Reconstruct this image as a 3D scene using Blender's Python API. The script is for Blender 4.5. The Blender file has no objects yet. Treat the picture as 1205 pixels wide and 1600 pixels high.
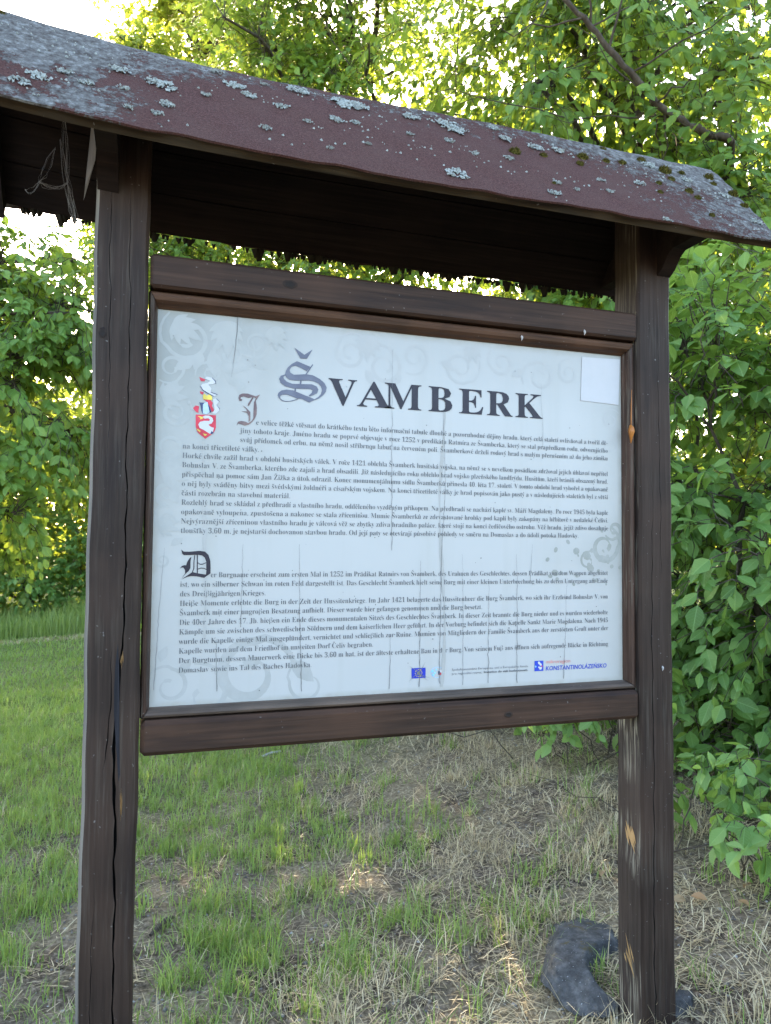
import bpy, math, random, unicodedata
import numpy as np
from mathutils import Matrix, Vector

rng = np.random.default_rng(7)
random.seed(7)
SC = bpy.context.scene
COL = SC.collection

# ------------------------------------------------------------------ camera
# frame of reference: x along the board, y away from the viewer, z up,
# origin at the lower left corner of the printed panel (ground is at z ~ -0.95)
CAM = np.array([-0.0161, -1.5971, 0.336])
RM = np.array([[0.95039, -0.31095, 0.00812], [0.02156, 0.03978, -0.99898], [0.31031, 0.94959, 0.04451]])
cd = bpy.data.cameras.new('camera')
cam = bpy.data.objects.new('camera', cd)
COL.objects.link(cam)
cam.matrix_world = Matrix(((RM[0, 0], -RM[1, 0], -RM[2, 0], CAM[0]),
                           (RM[0, 1], -RM[1, 1], -RM[2, 1], CAM[1]),
                           (RM[0, 2], -RM[1, 2], -RM[2, 2], CAM[2]),
                           (0, 0, 0, 1)))
cd.sensor_fit = 'VERTICAL'
cd.lens = 4.7
cd.sensor_height = 4.7 * 1600 / 1150
cd.sensor_width = cd.sensor_height * 1205 / 1600
cd.clip_start = 0.05
cd.clip_end = 500
cd.dof.use_dof = True
cd.dof.focus_distance = 2.0
cd.dof.aperture_fstop = 1.8
SC.camera = cam

# ------------------------------------------------------------------ light
SUN_EL, SUN_AZ = math.radians(20), math.radians(9)     # azimuth from +Y towards +X
w = bpy.data.worlds.new('World')
SC.world = w
w.use_nodes = True
nt = w.node_tree
sky = nt.nodes.new('ShaderNodeTexSky')
sky.sky_type = 'NISHITA'
sky.sun_disc = False
sky.sun_elevation = SUN_EL
sky.sun_rotation = SUN_AZ
sky.dust_density = 3.0
sky.ozone_density = 0.4
sky.air_density = 0.9
bg = nt.nodes['Background']
bg.inputs['Strength'].default_value = 0.15
nt.links.new(sky.outputs[0], bg.inputs['Color'])
sl = bpy.data.lights.new('sun', 'SUN')
sl.energy = 4.8
sl.angle = math.radians(0.5)
sl.color = (1.0, 0.80, 0.52)
so = bpy.data.objects.new('sun', sl)
COL.objects.link(so)
sdir = Vector((math.sin(SUN_AZ) * math.cos(SUN_EL), math.cos(SUN_AZ) * math.cos(SUN_EL), math.sin(SUN_EL)))
so.rotation_euler = sdir.to_track_quat('Z', 'Y').to_euler()
so.location = (2, 10, 12)
SC.view_settings.view_transform = 'Standard'
SC.view_settings.look = 'None'
SC.view_settings.gamma = 1
SC.view_settings.exposure = 3.15
SC.render.engine = 'CYCLES'
SC.cycles.max_bounces = 8
SC.cycles.transmission_bounces = 6
SC.cycles.use_denoising = True


# ------------------------------------------------------------------ helpers
def tag(o, label=None, cat=None, group=None, kind=None):
    if label: o['label'] = label
    if cat: o['category'] = cat
    if group: o['group'] = group
    if kind: o['kind'] = kind
    return o


def empty(name, loc, label=None, cat=None, group=None):
    o = bpy.data.objects.new(name, None)
    o.empty_display_size = 0.1
    o.location = loc
    COL.objects.link(o)
    return tag(o, label, cat, group)


def mesh_obj(name, verts, faces, mats, parent=None, mi=None, tint=None, smooth=False):
    """one mesh object; verts are in world coordinates"""
    verts = np.asarray(verts, dtype=np.float32).reshape(-1, 3)
    me = bpy.data.meshes.new(name)
    if isinstance(faces, np.ndarray):
        n, k = faces.shape
        me.vertices.add(len(verts))
        me.vertices.foreach_set('co', verts.ravel())
        me.loops.add(n * k)
        me.loops.foreach_set('vertex_index', faces.astype(np.int32).ravel())
        me.polygons.add(n)
        me.polygons.foreach_set('loop_start', np.arange(0, n * k, k, dtype=np.int32))
        me.polygons.foreach_set('loop_total', np.full(n, k, dtype=np.int32))
        me.update(calc_edges=True)
    else:
        me.from_pydata(verts.tolist(), [], faces)
        me.update()
    if not isinstance(mats, (list, tuple)): mats = [mats]
    for m in mats: me.materials.append(m)
    if mi is not None:
        me.polygons.foreach_set('material_index', np.asarray(mi, dtype=np.int32))
    if tint is not None:
        a = me.attributes.new('tint', 'FLOAT', 'FACE')
        a.data.foreach_set('value', np.asarray(tint, dtype=np.float32))
    if smooth:
        me.polygons.foreach_set('use_smooth', np.ones(len(me.polygons), dtype=bool))
    o = bpy.data.objects.new(name, me)
    COL.objects.link(o)
    if parent is not None:
        o.parent = parent
        wl = Vector(parent.location)
        p = parent.parent
        while p is not None:
            wl += Vector(p.location); p = p.parent
        o.location = -wl
    return o


def recentre(o):
    """put a top-level mesh's origin at its base"""
    me = o.data
    n = len(me.vertices)
    co = np.empty(n * 3, dtype=np.float32); me.vertices.foreach_get('co', co); co = co.reshape(-1, 3)
    c = np.array([(co[:, 0].min() + co[:, 0].max()) / 2, (co[:, 1].min() + co[:, 1].max()) / 2, co[:, 2].min()], dtype=np.float32)
    me.vertices.foreach_set('co', (co - c).ravel()); me.update()
    o.location = c.tolist()
    return o


class MB:
    def __init__(s): s.v = []; s.f = []; s.m = []

    def add(s, v, f, m=0):
        b = len(s.v)
        s.v += [tuple(p) for p in v]
        s.f += [tuple(i + b for i in q) for q in f]
        s.m += [m] * len(f)
        return s

    def box(s, a, b, ch=0.0, m=0):
        """axis aligned box, edges chamfered by ch"""
        (x0, y0, z0), (x1, y1, z1) = a, b
        if ch <= 0:
            v = [(x, y, z) for x in (x0, x1) for y in (y0, y1) for z in (z0, z1)]
            return s.add(v, [(0, 1, 3, 2), (4, 6, 7, 5), (0, 4, 5, 1), (2, 3, 7, 6), (0, 2, 6, 4), (1, 5, 7, 3)], m)
        lo = np.array(a); hi = np.array(b)
        v = []; idx = {}
        for i in range(8):
            sg = [(i >> k) & 1 for k in range(3)]
            for ax in range(3):
                p = [hi[k] if sg[k] else lo[k] for k in range(3)]
                for k in range(3):
                    if k != ax: p[k] += -ch if sg[k] else ch
                idx[(i, ax)] = len(v); v.append(tuple(p))
        f = []
        for ax in range(3):
            o1, o2 = [k for k in range(3) if k != ax]
            for sd in (0, 1):
                q = []
                for (u, w_) in ((0, 0), (1, 0), (1, 1), (0, 1)):
                    i = (sd << ax) | (u << o1) | (w_ << o2)
                    q.append(idx[(i, ax)])
                f.append(q)
        for ax in range(3):
            o1, o2 = [k for k in range(3) if k != ax]
            for u in (0, 1):
                for w_ in (0, 1):
                    i0 = (u << o1) | (w_ << o2); i1 = i0 | (1 << ax)
                    f.append([idx[(i0, o1)], idx[(i1, o1)], idx[(i1, o2)], idx[(i0, o2)]])
        for i in range(8): f.append([idx[(i, 0)], idx[(i, 1)], idx[(i, 2)]])
        b0 = len(s.v)
        s.add(v, f, m)
        return s

    def prism_x(s, yz, x0, x1, m=0):
        n = len(yz)
        v = [(x0, y, z) for y, z in yz] + [(x1, y, z) for y, z in yz]
        f = [tuple(range(n - 1, -1, -1)), tuple(range(n, 2 * n))]
        f += [(i, (i + 1) % n, n + (i + 1) % n, n + i) for i in range(n)]
        return s.add(v, f, m)

    def tube(s, pts, rad, n=5, m=0):
        v, f = tube_geo(pts, rad, n)
        return s.add(v.tolist(), f.tolist(), m)

    def build(s, name, mats, parent=None, smooth=False):
        o = mesh_obj(name, s.v, s.f, mats, parent, s.m, None, smooth)
        import bmesh
        bm = bmesh.new(); bm.from_mesh(o.data)
        bmesh.ops.recalc_face_normals(bm, faces=bm.faces)
        bm.to_mesh(o.data); bm.free()
        return o


def tube_geo(pts, rad, n=5):
    pts = np.asarray(pts, float)
    k = len(pts)
    rad = np.broadcast_to(np.asarray(rad, float), (k,))
    t = np.gradient(pts, axis=0)
    t /= np.linalg.norm(t, axis=1, keepdims=True) + 1e-9
    ref = np.array([0.31, 0.17, 0.93]) if abs(t[0] @ np.array([0.31, 0.17, 0.93])) < 0.9 else np.array([1.0, 0.1, 0])
    u = np.cross(t, ref); u /= np.linalg.norm(u, axis=1, keepdims=True) + 1e-9
    w_ = np.cross(t, u)
    a = np.arange(n) * 2 * math.pi / n
    v = pts[:, None, :] + rad[:, None, None] * (np.cos(a)[None, :, None] * u[:, None, :] + np.sin(a)[None, :, None] * w_[:, None, :])
    v = v.reshape(-1, 3)
    i = np.arange(k - 1)[:, None] * n; j = np.arange(n)[None, :]
    f = np.stack([i + j, i + (j + 1) % n, i + n + (j + 1) % n, i + n + j], -1).reshape(-1, 4)
    return v, f


def hash3(i, j, k, seed=0):
    h = (i.astype(np.int64) * 374761393 + j.astype(np.int64) * 668265263 + k.astype(np.int64) * 2147483647 + seed * 144665) & 0xffffffff
    h = ((h ^ (h >> 13)) * 1274126177) & 0xffffffff
    return ((h ^ (h >> 16)) & 0xffff) / 65535.0


def vnoise(p, scale=1.0, seed=0):
    p = np.asarray(p, float) / scale
    i = np.floor(p).astype(np.int64); f = p - i; f = f * f * (3 - 2 * f)
    r = 0
    for dx in (0, 1):
        for dy in (0, 1):
            for dz in (0, 1):
                wt = (f[:, 0] if dx else 1 - f[:, 0]) * (f[:, 1] if dy else 1 - f[:, 1]) * (f[:, 2] if dz else 1 - f[:, 2])
                r = r + wt * hash3(i[:, 0] + dx, i[:, 1] + dy, i[:, 2] + dz, seed)
    return r


def n2(x, y, scale, seed=0):
    x = np.asarray(x, float).ravel(); y = np.asarray(y, float).ravel()
    return vnoise(np.stack([x, y, np.zeros_like(x)], 1), scale, seed)


def sstep(a, b, x):
    t = np.clip((np.asarray(x, float) - a) / (b - a), 0, 1)
    return t * t * (3 - 2 * t)


def in_view(P):
    """photo pixels and distance of world points (used only to choose which detail to build)"""
    q = (np.asarray(P, float) - CAM) @ RM.T
    z = np.maximum(q[:, 2], 1e-3)
    return 602.5 + 1150 * q[:, 0] / z, 800 + 1150 * q[:, 1] / z, q[:, 2]


# ------------------------------------------------------------------ materials
class NT:
    def __init__(s, name):
        s.m = bpy.data.materials.new(name); s.m.use_nodes = True
        s.t = s.m.node_tree; s.b = s.t.nodes['Principled BSDF']; s.out = s.t.nodes['Material Output']
        s.b.inputs['Specular IOR Level'].default_value = 0.3

    def n(s, typ, **kw):
        x = s.t.nodes.new(typ)
        for k, v in kw.items():
            if k in x.inputs: x.inputs[k].default_value = v
            else: setattr(x, k, v)
        return x

    def l(s, a, b): s.t.links.new(a, b)

    def coord(s, scale=(1, 1, 1), loc=(0, 0, 0)):
        c = s.n('ShaderNodeTexCoord'); m = s.n('ShaderNodeMapping')
        m.inputs['Scale'].default_value = scale; m.inputs['Location'].default_value = loc
        s.l(c.outputs['Object'], m.inputs['Vector'])
        return m.outputs['Vector']

    def noise(s, vec, scale, detail=4, rough=0.55, dist=0.0):
        x = s.n('ShaderNodeTexNoise'); x.inputs['Scale'].default_value = scale
        x.inputs['Detail'].default_value = detail; x.inputs['Roughness'].default_value = rough
        x.inputs['Distortion'].default_value = dist
        s.l(vec, x.inputs['Vector'])
        return x.outputs['Fac']

    def ramp(s, fac, stops):
        r = s.n('ShaderNodeValToRGB')
        e = r.color_ramp.elements
        while len(e) < len(stops): e.new(0.5)
        for i, (p, c) in enumerate(stops):
            e[i].position = p
            e[i].color = (c, c, c, 1) if not isinstance(c, tuple) else (*c, 1)
        s.l(fac, r.inputs['Fac'])
        return r.outputs['Color']

    def mix(s, fac, a, b, mode='MIX'):
        x = s.n('ShaderNodeMix', data_type='RGBA', blend_type=mode)
        for sock, v in ((x.inputs[0], fac), (x.inputs[6], a), (x.inputs[7], b)):
            if hasattr(v, 'node'): s.l(v, sock)
            elif isinstance(v, tuple): sock.default_value = (*v, 1)
            else: sock.default_value = v
        return x.outputs[2]

    def math(s, op, a, b=0.0):
        x = s.n('ShaderNodeMath', operation=op)
        for i, v in enumerate((a, b)):
            if hasattr(v, 'node'): s.l(v, x.inputs[i])
            else: x.inputs[i].default_value = v
        return x.outputs[0]

    def col(s, c):
        if hasattr(c, 'node'): s.l(c, s.b.inputs['Base Color'])
        else: s.b.inputs['Base Color'].default_value = (*c, 1)

    def bump(s, h, strength, dist):
        x = s.n('ShaderNodeBump'); x.inputs['Strength'].default_value = strength; x.inputs['Distance'].default_value = dist
        s.l(h, x.inputs['Height']); s.l(x.outputs[0], s.b.inputs['Normal'])


def plain(name, c, rough=0.6):
    m = NT(name); m.col(c); m.b.inputs['Roughness'].default_value = rough
    return m.m


def wood(name, axis, dark, mid, light, wear=0.0, wearcol=(0.30, 0.27, 0.21), rough=0.55, fleck=0.35):
    m = NT(name)
    sc = [85, 85, 85]; sc[axis] = 2.2
    v = m.coord(tuple(sc))
    grain = m.noise(v, 1.0, 5, 0.6, 0.4)
    sc2 = [150, 150, 150]; sc2[axis] = 5
    fine = m.noise(m.coord(tuple(sc2)), 1.0, 3, 0.6)
    big = m.noise(m.coord((3, 3, 3)), 1.2, 3)
    c = m.ramp(grain, [(0.25, dark), (0.5, mid), (0.78, light)])
    c = m.mix(m.ramp(fine, [(0.35, 0.55), (0.6, 0.0)]), c, dark)
    c = m.mix(m.math('MULTIPLY', m.ramp(big, [(0.45, 0.0), (0.7, 1.0)]), 0.6), c, tuple(x * q for x, q in zip(mid, (1.75, 1.6, 1.5))))
    sc4 = [16, 16, 16]; sc4[axis] = 2.5
    blot = m.noise(m.coord(tuple(sc4), (7, 3, 5)), 1.0, 4, 0.65)
    c = m.mix(m.ramp(blot, [(0.30, 0.7), (0.47, 0.0)]), c, tuple(x * q for x, q in zip(dark, (1.0, 1.05, 1.25))))
    if wear > 0:
        sc3 = [150, 150, 150]; sc3[axis] = 5.0
        ws = m.noise(m.coord(tuple(sc3), (3, 1, 2)), 1.0, 4, 0.65)
        wb = m.noise(m.coord((6, 6, 6)), 0.7, 2)
        wm = m.math('MULTIPLY', m.ramp(ws, [(0.5, 0.0), (0.62, 1.0)]), m.ramp(wb, [(0.42, 0.0), (0.6, 1.0)]))
        c = m.mix(m.math('MULTIPLY', wm, wear), c, wearcol)
    # small pale flecks and dust
    fl = m.noise(m.coord((1, 1, 1)), 130, 1, 0.4)
    c = m.mix(m.ramp(fl, [(0.77, 0.0), (0.80, fleck)]), c, (0.30, 0.29, 0.27))
    m.col(c)
    m.b.inputs['Roughness'].default_value = rough
    m.b.inputs['Specular IOR Level'].default_value = 0.16
    h = m.math('ADD', grain, m.math('MULTIPLY', fine, 0.6))
    m.bump(h, 0.55, 0.0016)
    return m.m


DK, MD, LT = (0.015, 0.0095, 0.0072), (0.032, 0.0208, 0.0155), (0.047, 0.032, 0.025)
WZ = wood('stained_wood_upright', 2, DK, MD, LT, wear=0.07)
WX = wood('stained_wood_rail', 0, DK, (0.046, 0.0255, 0.0165), (0.070, 0.041, 0.0275))
WW = wood('weathered_wood', 2, (0.017, 0.012, 0.010), (0.042, 0.031, 0.026), (0.08, 0.064, 0.054), wear=0.85, rough=0.7)
WG = wood('skylit_grey_edge_wood', 2, (0.07, 0.065, 0.055), (0.15, 0.14, 0.12), (0.24, 0.23, 0.20), rough=0.8)  # weathered grey, with sky light from the left put into the colour
WMX = wood('moulding_wood_flat', 0, (0.030, 0.015, 0.009), (0.075, 0.040, 0.024), (0.11, 0.064, 0.040), rough=0.45)
WMB = wood('moulding_wood_lit', 0, (0.045, 0.032, 0.024), (0.095, 0.073, 0.058), (0.15, 0.12, 0.10), rough=0.6)  # bottom strip paler: light on its upper face painted into the wood
WMZ = wood('moulding_wood_upright', 2, (0.022, 0.012, 0.008), (0.055, 0.032, 0.023), (0.09, 0.058, 0.044), wear=0.3, rough=0.45)
WU = wood('shaded_underside_wood', 0, (0.006, 0.0045, 0.004), (0.014, 0.010, 0.009), (0.024, 0.017, 0.014), rough=0.9, fleck=0.0)  # stained wood with the shade under the roof put into its colour
WCR = plain('crack_dark', (0.006, 0.005, 0.005), 0.9)
WRAW = wood('raw_orange_wood', 2, (0.15, 0.085, 0.035), (0.30, 0.185, 0.08), (0.40, 0.27, 0.13), rough=0.7)
PALE = wood('pale_wood_and_light_sliver', 2, (0.22, 0.21, 0.20), (0.38, 0.37, 0.36), (0.50, 0.49, 0.47), rough=0.8)


def felt_mat():
    m = NT('maroon_roof_felt')
    v = m.coord()
    a = m.noise(v, 260, 3, 0.7)
    b = m.noise(v, 9, 4, 0.6)
    c = m.ramp(a, [(0.3, (0.030, 0.012, 0.010)), (0.52, (0.068, 0.028, 0.023)), (0.75, (0.12, 0.062, 0.053))])
    c = m.mix(m.ramp(b, [(0.35, 0.0), (0.7, 0.55)]), c, (0.075, 0.040, 0.032))
    c = m.mix(m.ramp(m.noise(v, 900, 1), [(0.62, 0.0), (0.72, 0.5)]), c, (0.20, 0.16, 0.15))
    # crust lichen: strongest at both ends and along the ridge
    sep = m.n('ShaderNodeSeparateXYZ'); m.l(v, sep.inputs[0])
    x, z = sep.outputs[0], sep.outputs[2]
    left = m.ramp(m.math('MULTIPLY_ADD', x, -1.0), [(0.0, 0.0), (0.02, 0.0)])
    endl = m.n('ShaderNodeMapRange'); endl.inputs[1].default_value = 0.12; endl.inputs[2].default_value = -0.22; m.l(x, endl.inputs[0])
    endr = m.n('ShaderNodeMapRange'); endr.inputs[1].default_value = 0.85; endr.inputs[2].default_value = 1.42; m.l(x, endr.inputs[0])
    rid = m.n('ShaderNodeMapRange'); rid.inputs[1].default_value = 1.23; rid.inputs[2].default_value = 1.39; m.l(z, rid.inputs[0])
    tot = m.math('ADD', m.math('ADD', m.math('MULTIPLY', m.math('MULTIPLY', endl.outputs[0], m.ramp(m.noise(v, 9, 3, 0.6), [(0.38, 0.25), (0.6, 1.25)])), 0.28), m.math('MULTIPLY', endr.outputs[0], 0.22)), m.math('MULTIPLY', rid.outputs[0], 0.20))
    cr = m.math('ADD', m.math('MULTIPLY', m.noise(v, 26, 7, 0.78), 0.6), m.math('MULTIPLY', m.noise(v, 150, 4, 0.75), 0.4))
    msk = m.ramp(m.math('ADD', cr, tot), [(0.655, 0.0), (0.70, 0.9)])
    lc = m.ramp(m.noise(v, 70, 4, 0.7), [(0.35, (0.055, 0.05, 0.045)), (0.55, (0.14, 0.14, 0.13)), (0.72, (0.28, 0.29, 0.275))])
    c = m.mix(msk, c, lc)
    m.col(c)
    m.b.inputs['Roughness'].default_value = 0.9
    m.b.inputs['Specular IOR Level'].default_value = 0.15
    m.bump(m.math('ADD', a, m.math('MULTIPLY', msk, 1.2)), 0.7, 0.002)
    return m.m


FELT = felt_mat()


def lichen_mat():
    m = NT('pale_lichen')
    c = m.ramp(m.noise(m.coord(), 180, 3, 0.7), [(0.3, (0.13, 0.135, 0.12)), (0.5, (0.28, 0.30, 0.275)), (0.75, (0.42, 0.45, 0.42))])
    m.col(c); m.b.inputs['Roughness'].default_value = 0.95; m.b.inputs['Specular IOR Level'].default_value = 0.05
    return m.m


LICH_M = lichen_mat()


def moss_mat():
    m = NT('moss')
    c = m.ramp(m.noise(m.coord(), 300, 2, 0.6), [(0.35, (0.035, 0.03, 0.01)), (0.55, (0.11, 0.10, 0.025)), (0.8, (0.22, 0.18, 0.05))])
    m.col(c); m.b.inputs['Roughness'].default_value = 1.0; m.b.inputs['Specular IOR Level'].default_value = 0.0
    return m.m


MOSS_M = moss_mat()
MOSSD = plain('dark_moss', (0.018, 0.016, 0.010), 1.0)


def panel_mat():
    m = NT('printed_panel')
    v = m.coord()
    sep = m.n('ShaderNodeSeparateXYZ'); m.l(v, sep.inputs[0])
    x, z = sep.outputs[0], sep.outputs[2]

    def rng_(s, a, b):
        r = m.n('ShaderNodeMapRange'); r.inputs[1].default_value = a; r.inputs[2].default_value = b
        m.l(s, r.inputs[0]); return r.outputs[0]
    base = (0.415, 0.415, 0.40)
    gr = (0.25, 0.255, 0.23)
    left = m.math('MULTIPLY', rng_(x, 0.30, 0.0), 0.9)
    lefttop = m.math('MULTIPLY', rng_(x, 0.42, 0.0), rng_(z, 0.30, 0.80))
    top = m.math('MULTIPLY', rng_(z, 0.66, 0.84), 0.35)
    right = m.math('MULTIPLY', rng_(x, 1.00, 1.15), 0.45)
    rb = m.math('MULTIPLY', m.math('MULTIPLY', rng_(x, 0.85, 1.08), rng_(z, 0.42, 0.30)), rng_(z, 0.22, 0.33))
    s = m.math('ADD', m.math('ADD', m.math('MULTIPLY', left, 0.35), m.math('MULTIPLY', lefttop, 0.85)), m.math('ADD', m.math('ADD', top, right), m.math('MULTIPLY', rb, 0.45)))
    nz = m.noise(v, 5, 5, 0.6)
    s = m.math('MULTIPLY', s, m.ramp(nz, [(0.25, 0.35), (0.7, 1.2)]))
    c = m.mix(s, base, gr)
    # weathering: vertical water streaks and mottling
    st = m.noise(m.coord((14, 1, 0.8)), 1.0, 4, 0.6)
    c = m.mix(m.ramp(st, [(0.52, 0.0), (0.75, 0.30)]), c, (0.335, 0.33, 0.295))
    dirt = m.noise(v, 38, 4, 0.7)
    c = m.mix(m.ramp(dirt, [(0.62, 0.0), (0.78, 0.28)]), c, (0.45, 0.45, 0.40))
    # grime along the very edges of the sheet
    e = m.math('MAXIMUM', m.math('MAXIMUM', rng_(x, 0.014, 0.0), rng_(x, 1.126, 1.14)), m.math('MAXIMUM', rng_(z, 0.012, 0.0), rng_(z, 0.808, 0.827)))
    c = m.mix(m.math('MULTIPLY', e, m.ramp(m.noise(v, 30, 4), [(0.3, 0.1), (0.7, 0.7)])), c, (0.27, 0.25, 0.19))
    m.col(c)
    m.b.inputs['Roughness'].default_value = 0.33
    m.b.inputs['Specular IOR Level'].default_value = 0.45
    m.bump(m.math('ADD', m.noise(m.coord((9, 1, 1.0)), 1.0, 3), m.math('MULTIPLY', m.noise(v, 14, 2), 0.3)), 0.25, 0.004)
    return m.m


PANEL = panel_mat()


def print_mat(name, c, c2=None, rough=0.38):
    m = NT(name)
    c2 = c2 or tuple(x * 1.7 + 0.02 for x in c)
    m.col(m.mix(m.ramp(m.noise(m.coord(), 24, 5, 0.65), [(0.4, 0.0), (0.75, 0.8)]), c, c2))
    m.b.inputs['Roughness'].default_value = rough
    return m.m


INK = print_mat('ink_dark', (0.011, 0.008, 0.018), (0.030, 0.026, 0.042))
INKT = print_mat('ink_text', (0.095, 0.10, 0.105), (0.15, 0.155, 0.165))
INKB = print_mat('ink_blue_grey', (0.10, 0.105, 0.145), (0.16, 0.17, 0.215))
INKJ = print_mat('ink_brown', (0.12, 0.075, 0.08), (0.30, 0.20, 0.17))
RED = print_mat('print_red', (0.45, 0.02, 0.045))
WHITE = print_mat('print_white', (0.52, 0.52, 0.52), (0.47, 0.48, 0.49))
YEL = print_mat('print_yellow', (0.55, 0.42, 0.06))
STEEL = print_mat('print_steel', (0.36, 0.48, 0.68), (0.60, 0.68, 0.78))
NAVY = print_mat('print_navy', (0.02, 0.03, 0.09))
EUB = print_mat('print_eu_blue', (0.015, 0.03, 0.36), (0.03, 0.06, 0.40))
LOGOB = print_mat('print_logo_blue', (0.02, 0.05, 0.40), (0.05, 0.10, 0.45))
CYAN = print_mat('print_cyan', (0.20, 0.45, 0.70))
REDT = print_mat('print_pale_red', (0.55, 0.20, 0.17))
ORN_L = print_mat('ornament_light', (0.365, 0.37, 0.35), (0.32, 0.325, 0.305))
ORN_T = print_mat('ornament_faint', (0.375, 0.375, 0.36), (0.41, 0.41, 0.395))
ORN_D = print_mat('ornament_grey', (0.33, 0.335, 0.315), (0.39, 0.39, 0.375))
ORN_R = print_mat('ornament_greygreen', (0.255, 0.265, 0.235), (0.36, 0.36, 0.34))
CRK = print_mat('panel_crack', (0.13, 0.13, 0.125), (0.30, 0.295, 0.28), 0.8)
STAIN = print_mat('panel_stain', (0.35, 0.345, 0.32), (0.405, 0.40, 0.385))
STICK = print_mat('sticker_white', (0.47, 0.465, 0.47), (0.44, 0.44, 0.44))


def leaf_mat(name, dark, mid, light, trans, tw=0.42, spots=False):
    m = NT(name)
    at = m.n('ShaderNodeAttribute', attribute_name='tint')
    c = m.ramp(at.outputs['Fac'], [(0.0, dark), (0.5, mid), (1.0, light)])
    v = m.noise(m.coord(), 60, 2)
    c = m.mix(m.ramp(v, [(0.35, 0.0), (0.7, 0.25)]), c, light)
    if spots:
        lv = m.n('ShaderNodeAttribute', attribute_name='leaf_uv')
        sp = m.n('ShaderNodeSeparateXYZ'); m.l(lv.outputs['Vector'], sp.inputs[0])
        ay = m.math('ABSOLUTE', sp.outputs[1])
        mid = m.math('LESS_THAN', ay, 0.018)
        side = m.math('GREATER_THAN', m.math('SINE', m.math('MULTIPLY', m.math('SUBTRACT', sp.outputs[0], m.math('MULTIPLY', ay, 0.75)), 52.0)), 0.90)
        vein = m.math('MULTIPLY', m.math('MAXIMUM', mid, m.math('MULTIPLY', side, 0.55)), sp.outputs[2])
        c = m.mix(m.math('MULTIPLY', vein, 0.5), c, tuple(x * 1.3 + .02 for x in light))
        br = m.noise(m.coord((1, 1, 1), (4, 2, 1)), 38, 3, 0.6)
        c = m.mix(m.ramp(br, [(0.69, 0.0), (0.73, 0.8)]), c, (0.16, 0.11, 0.04))
    m.col(c); m.b.inputs['Roughness'].default_value = 0.5
    m.b.inputs['Specular IOR Level'].default_value = 0.35
    tr = m.n('ShaderNodeBsdfTranslucent')
    tc = m.mix(at.outputs['Fac'], tuple(x * 0.75 for x in trans), trans)
    m.l(tc, tr.inputs['Color'])
    mx = m.n('ShaderNodeMixShader'); mx.inputs[0].default_value = tw
    m.l(m.b.outputs[0], mx.inputs[1]); m.l(tr.outputs[0], mx.inputs[2])
    m.l(mx.outputs[0], m.out.inputs['Surface'])
    return m.m


LEAF_SHRUB = leaf_mat('shrub_leaf', (0.050, 0.125, 0.024), (0.118, 0.235, 0.055), (0.21, 0.335, 0.105), (0.38, 0.56, 0.08), 0.42, True)
LEAF_TREE = leaf_mat('tree_leaf', (0.046, 0.115, 0.018), (0.100, 0.210, 0.036), (0.175, 0.30, 0.07), (0.46, 0.58, 0.06), 0.42, True)
LEAF_FAR = leaf_mat('far_leaf', (0.06, 0.11, 0.022), (0.11, 0.165, 0.035), (0.19, 0.24, 0.06), (0.50, 0.58, 0.06), 0.48)
GRASS = leaf_mat('grass_blade', (0.090, 0.165, 0.030), (0.185, 0.285, 0.060), (0.35, 0.42, 0.140), (0.34, 0.48, 0.08), 0.38)
STRAW = leaf_mat('dry_grass_blade', (0.22, 0.165, 0.085), (0.46, 0.36, 0.20), (0.66, 0.56, 0.36), (0.40, 0.33, 0.18), 0.2)


def bark_mat():
    m = NT('bark')
    c = m.ramp(m.noise(m.coord((30, 30, 6)), 1.0, 5, 0.65), [(0.3, (0.03, 0.022, 0.016)), (0.6, (0.085, 0.068, 0.05)), (0.8, (0.16, 0.14, 0.11))])
    m.col(c); m.b.inputs['Roughness'].default_value = 0.9
    return m.m


BARK = bark_mat()


def ground_mat():
    m = NT('soil_and_litter')
    v = m.coord()
    a = m.noise(v, 55, 6, 0.72)
    b = m.noise(v, 4.5, 4, 0.6)
    soil = m.ramp(a, [(0.36, (0.030, 0.023, 0.017)), (0.52, (0.120, 0.093, 0.070)), (0.68, (0.37, 0.30, 0.225))])
    straw = m.ramp(m.noise(m.coord((70, 60, 60)), 1.0, 4, 0.7), [(0.35, (0.12, 0.095, 0.06)), (0.55, (0.29, 0.24, 0.155)), (0.75, (0.52, 0.45, 0.32))])
    c = m.mix(m.ramp(b, [(0.38, 0.0), (0.62, 0.8)]), soil, straw)
    sep = m.n('ShaderNodeSeparateXYZ'); m.l(v, sep.inputs[0])
    r = m.n('ShaderNodeMapRange'); r.inputs[1].default_value = 2.0; r.inputs[2].default_value = 4.5; m.l(sep.outputs[1], r.inputs[0])
    green = m.ramp(m.noise(v, 30, 5, 0.7), [(0.3, (0.07, 0.10, 0.028)), (0.55, (0.14, 0.18, 0.055)), (0.75, (0.25, 0.26, 0.11))])
    c = m.mix(m.math('MULTIPLY', r.outputs[0], m.ramp(m.noise(v, 2.2, 3), [(0.3, 0.55), (0.6, 1.0)])), c, green)
    m.col(c); m.b.inputs['Roughness'].default_value = 1.0; m.b.inputs['Specular IOR Level'].default_value = 0.05
    m.bump(a, 1.0, 0.012)
    return m.m


GROUND_M = ground_mat()


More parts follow.
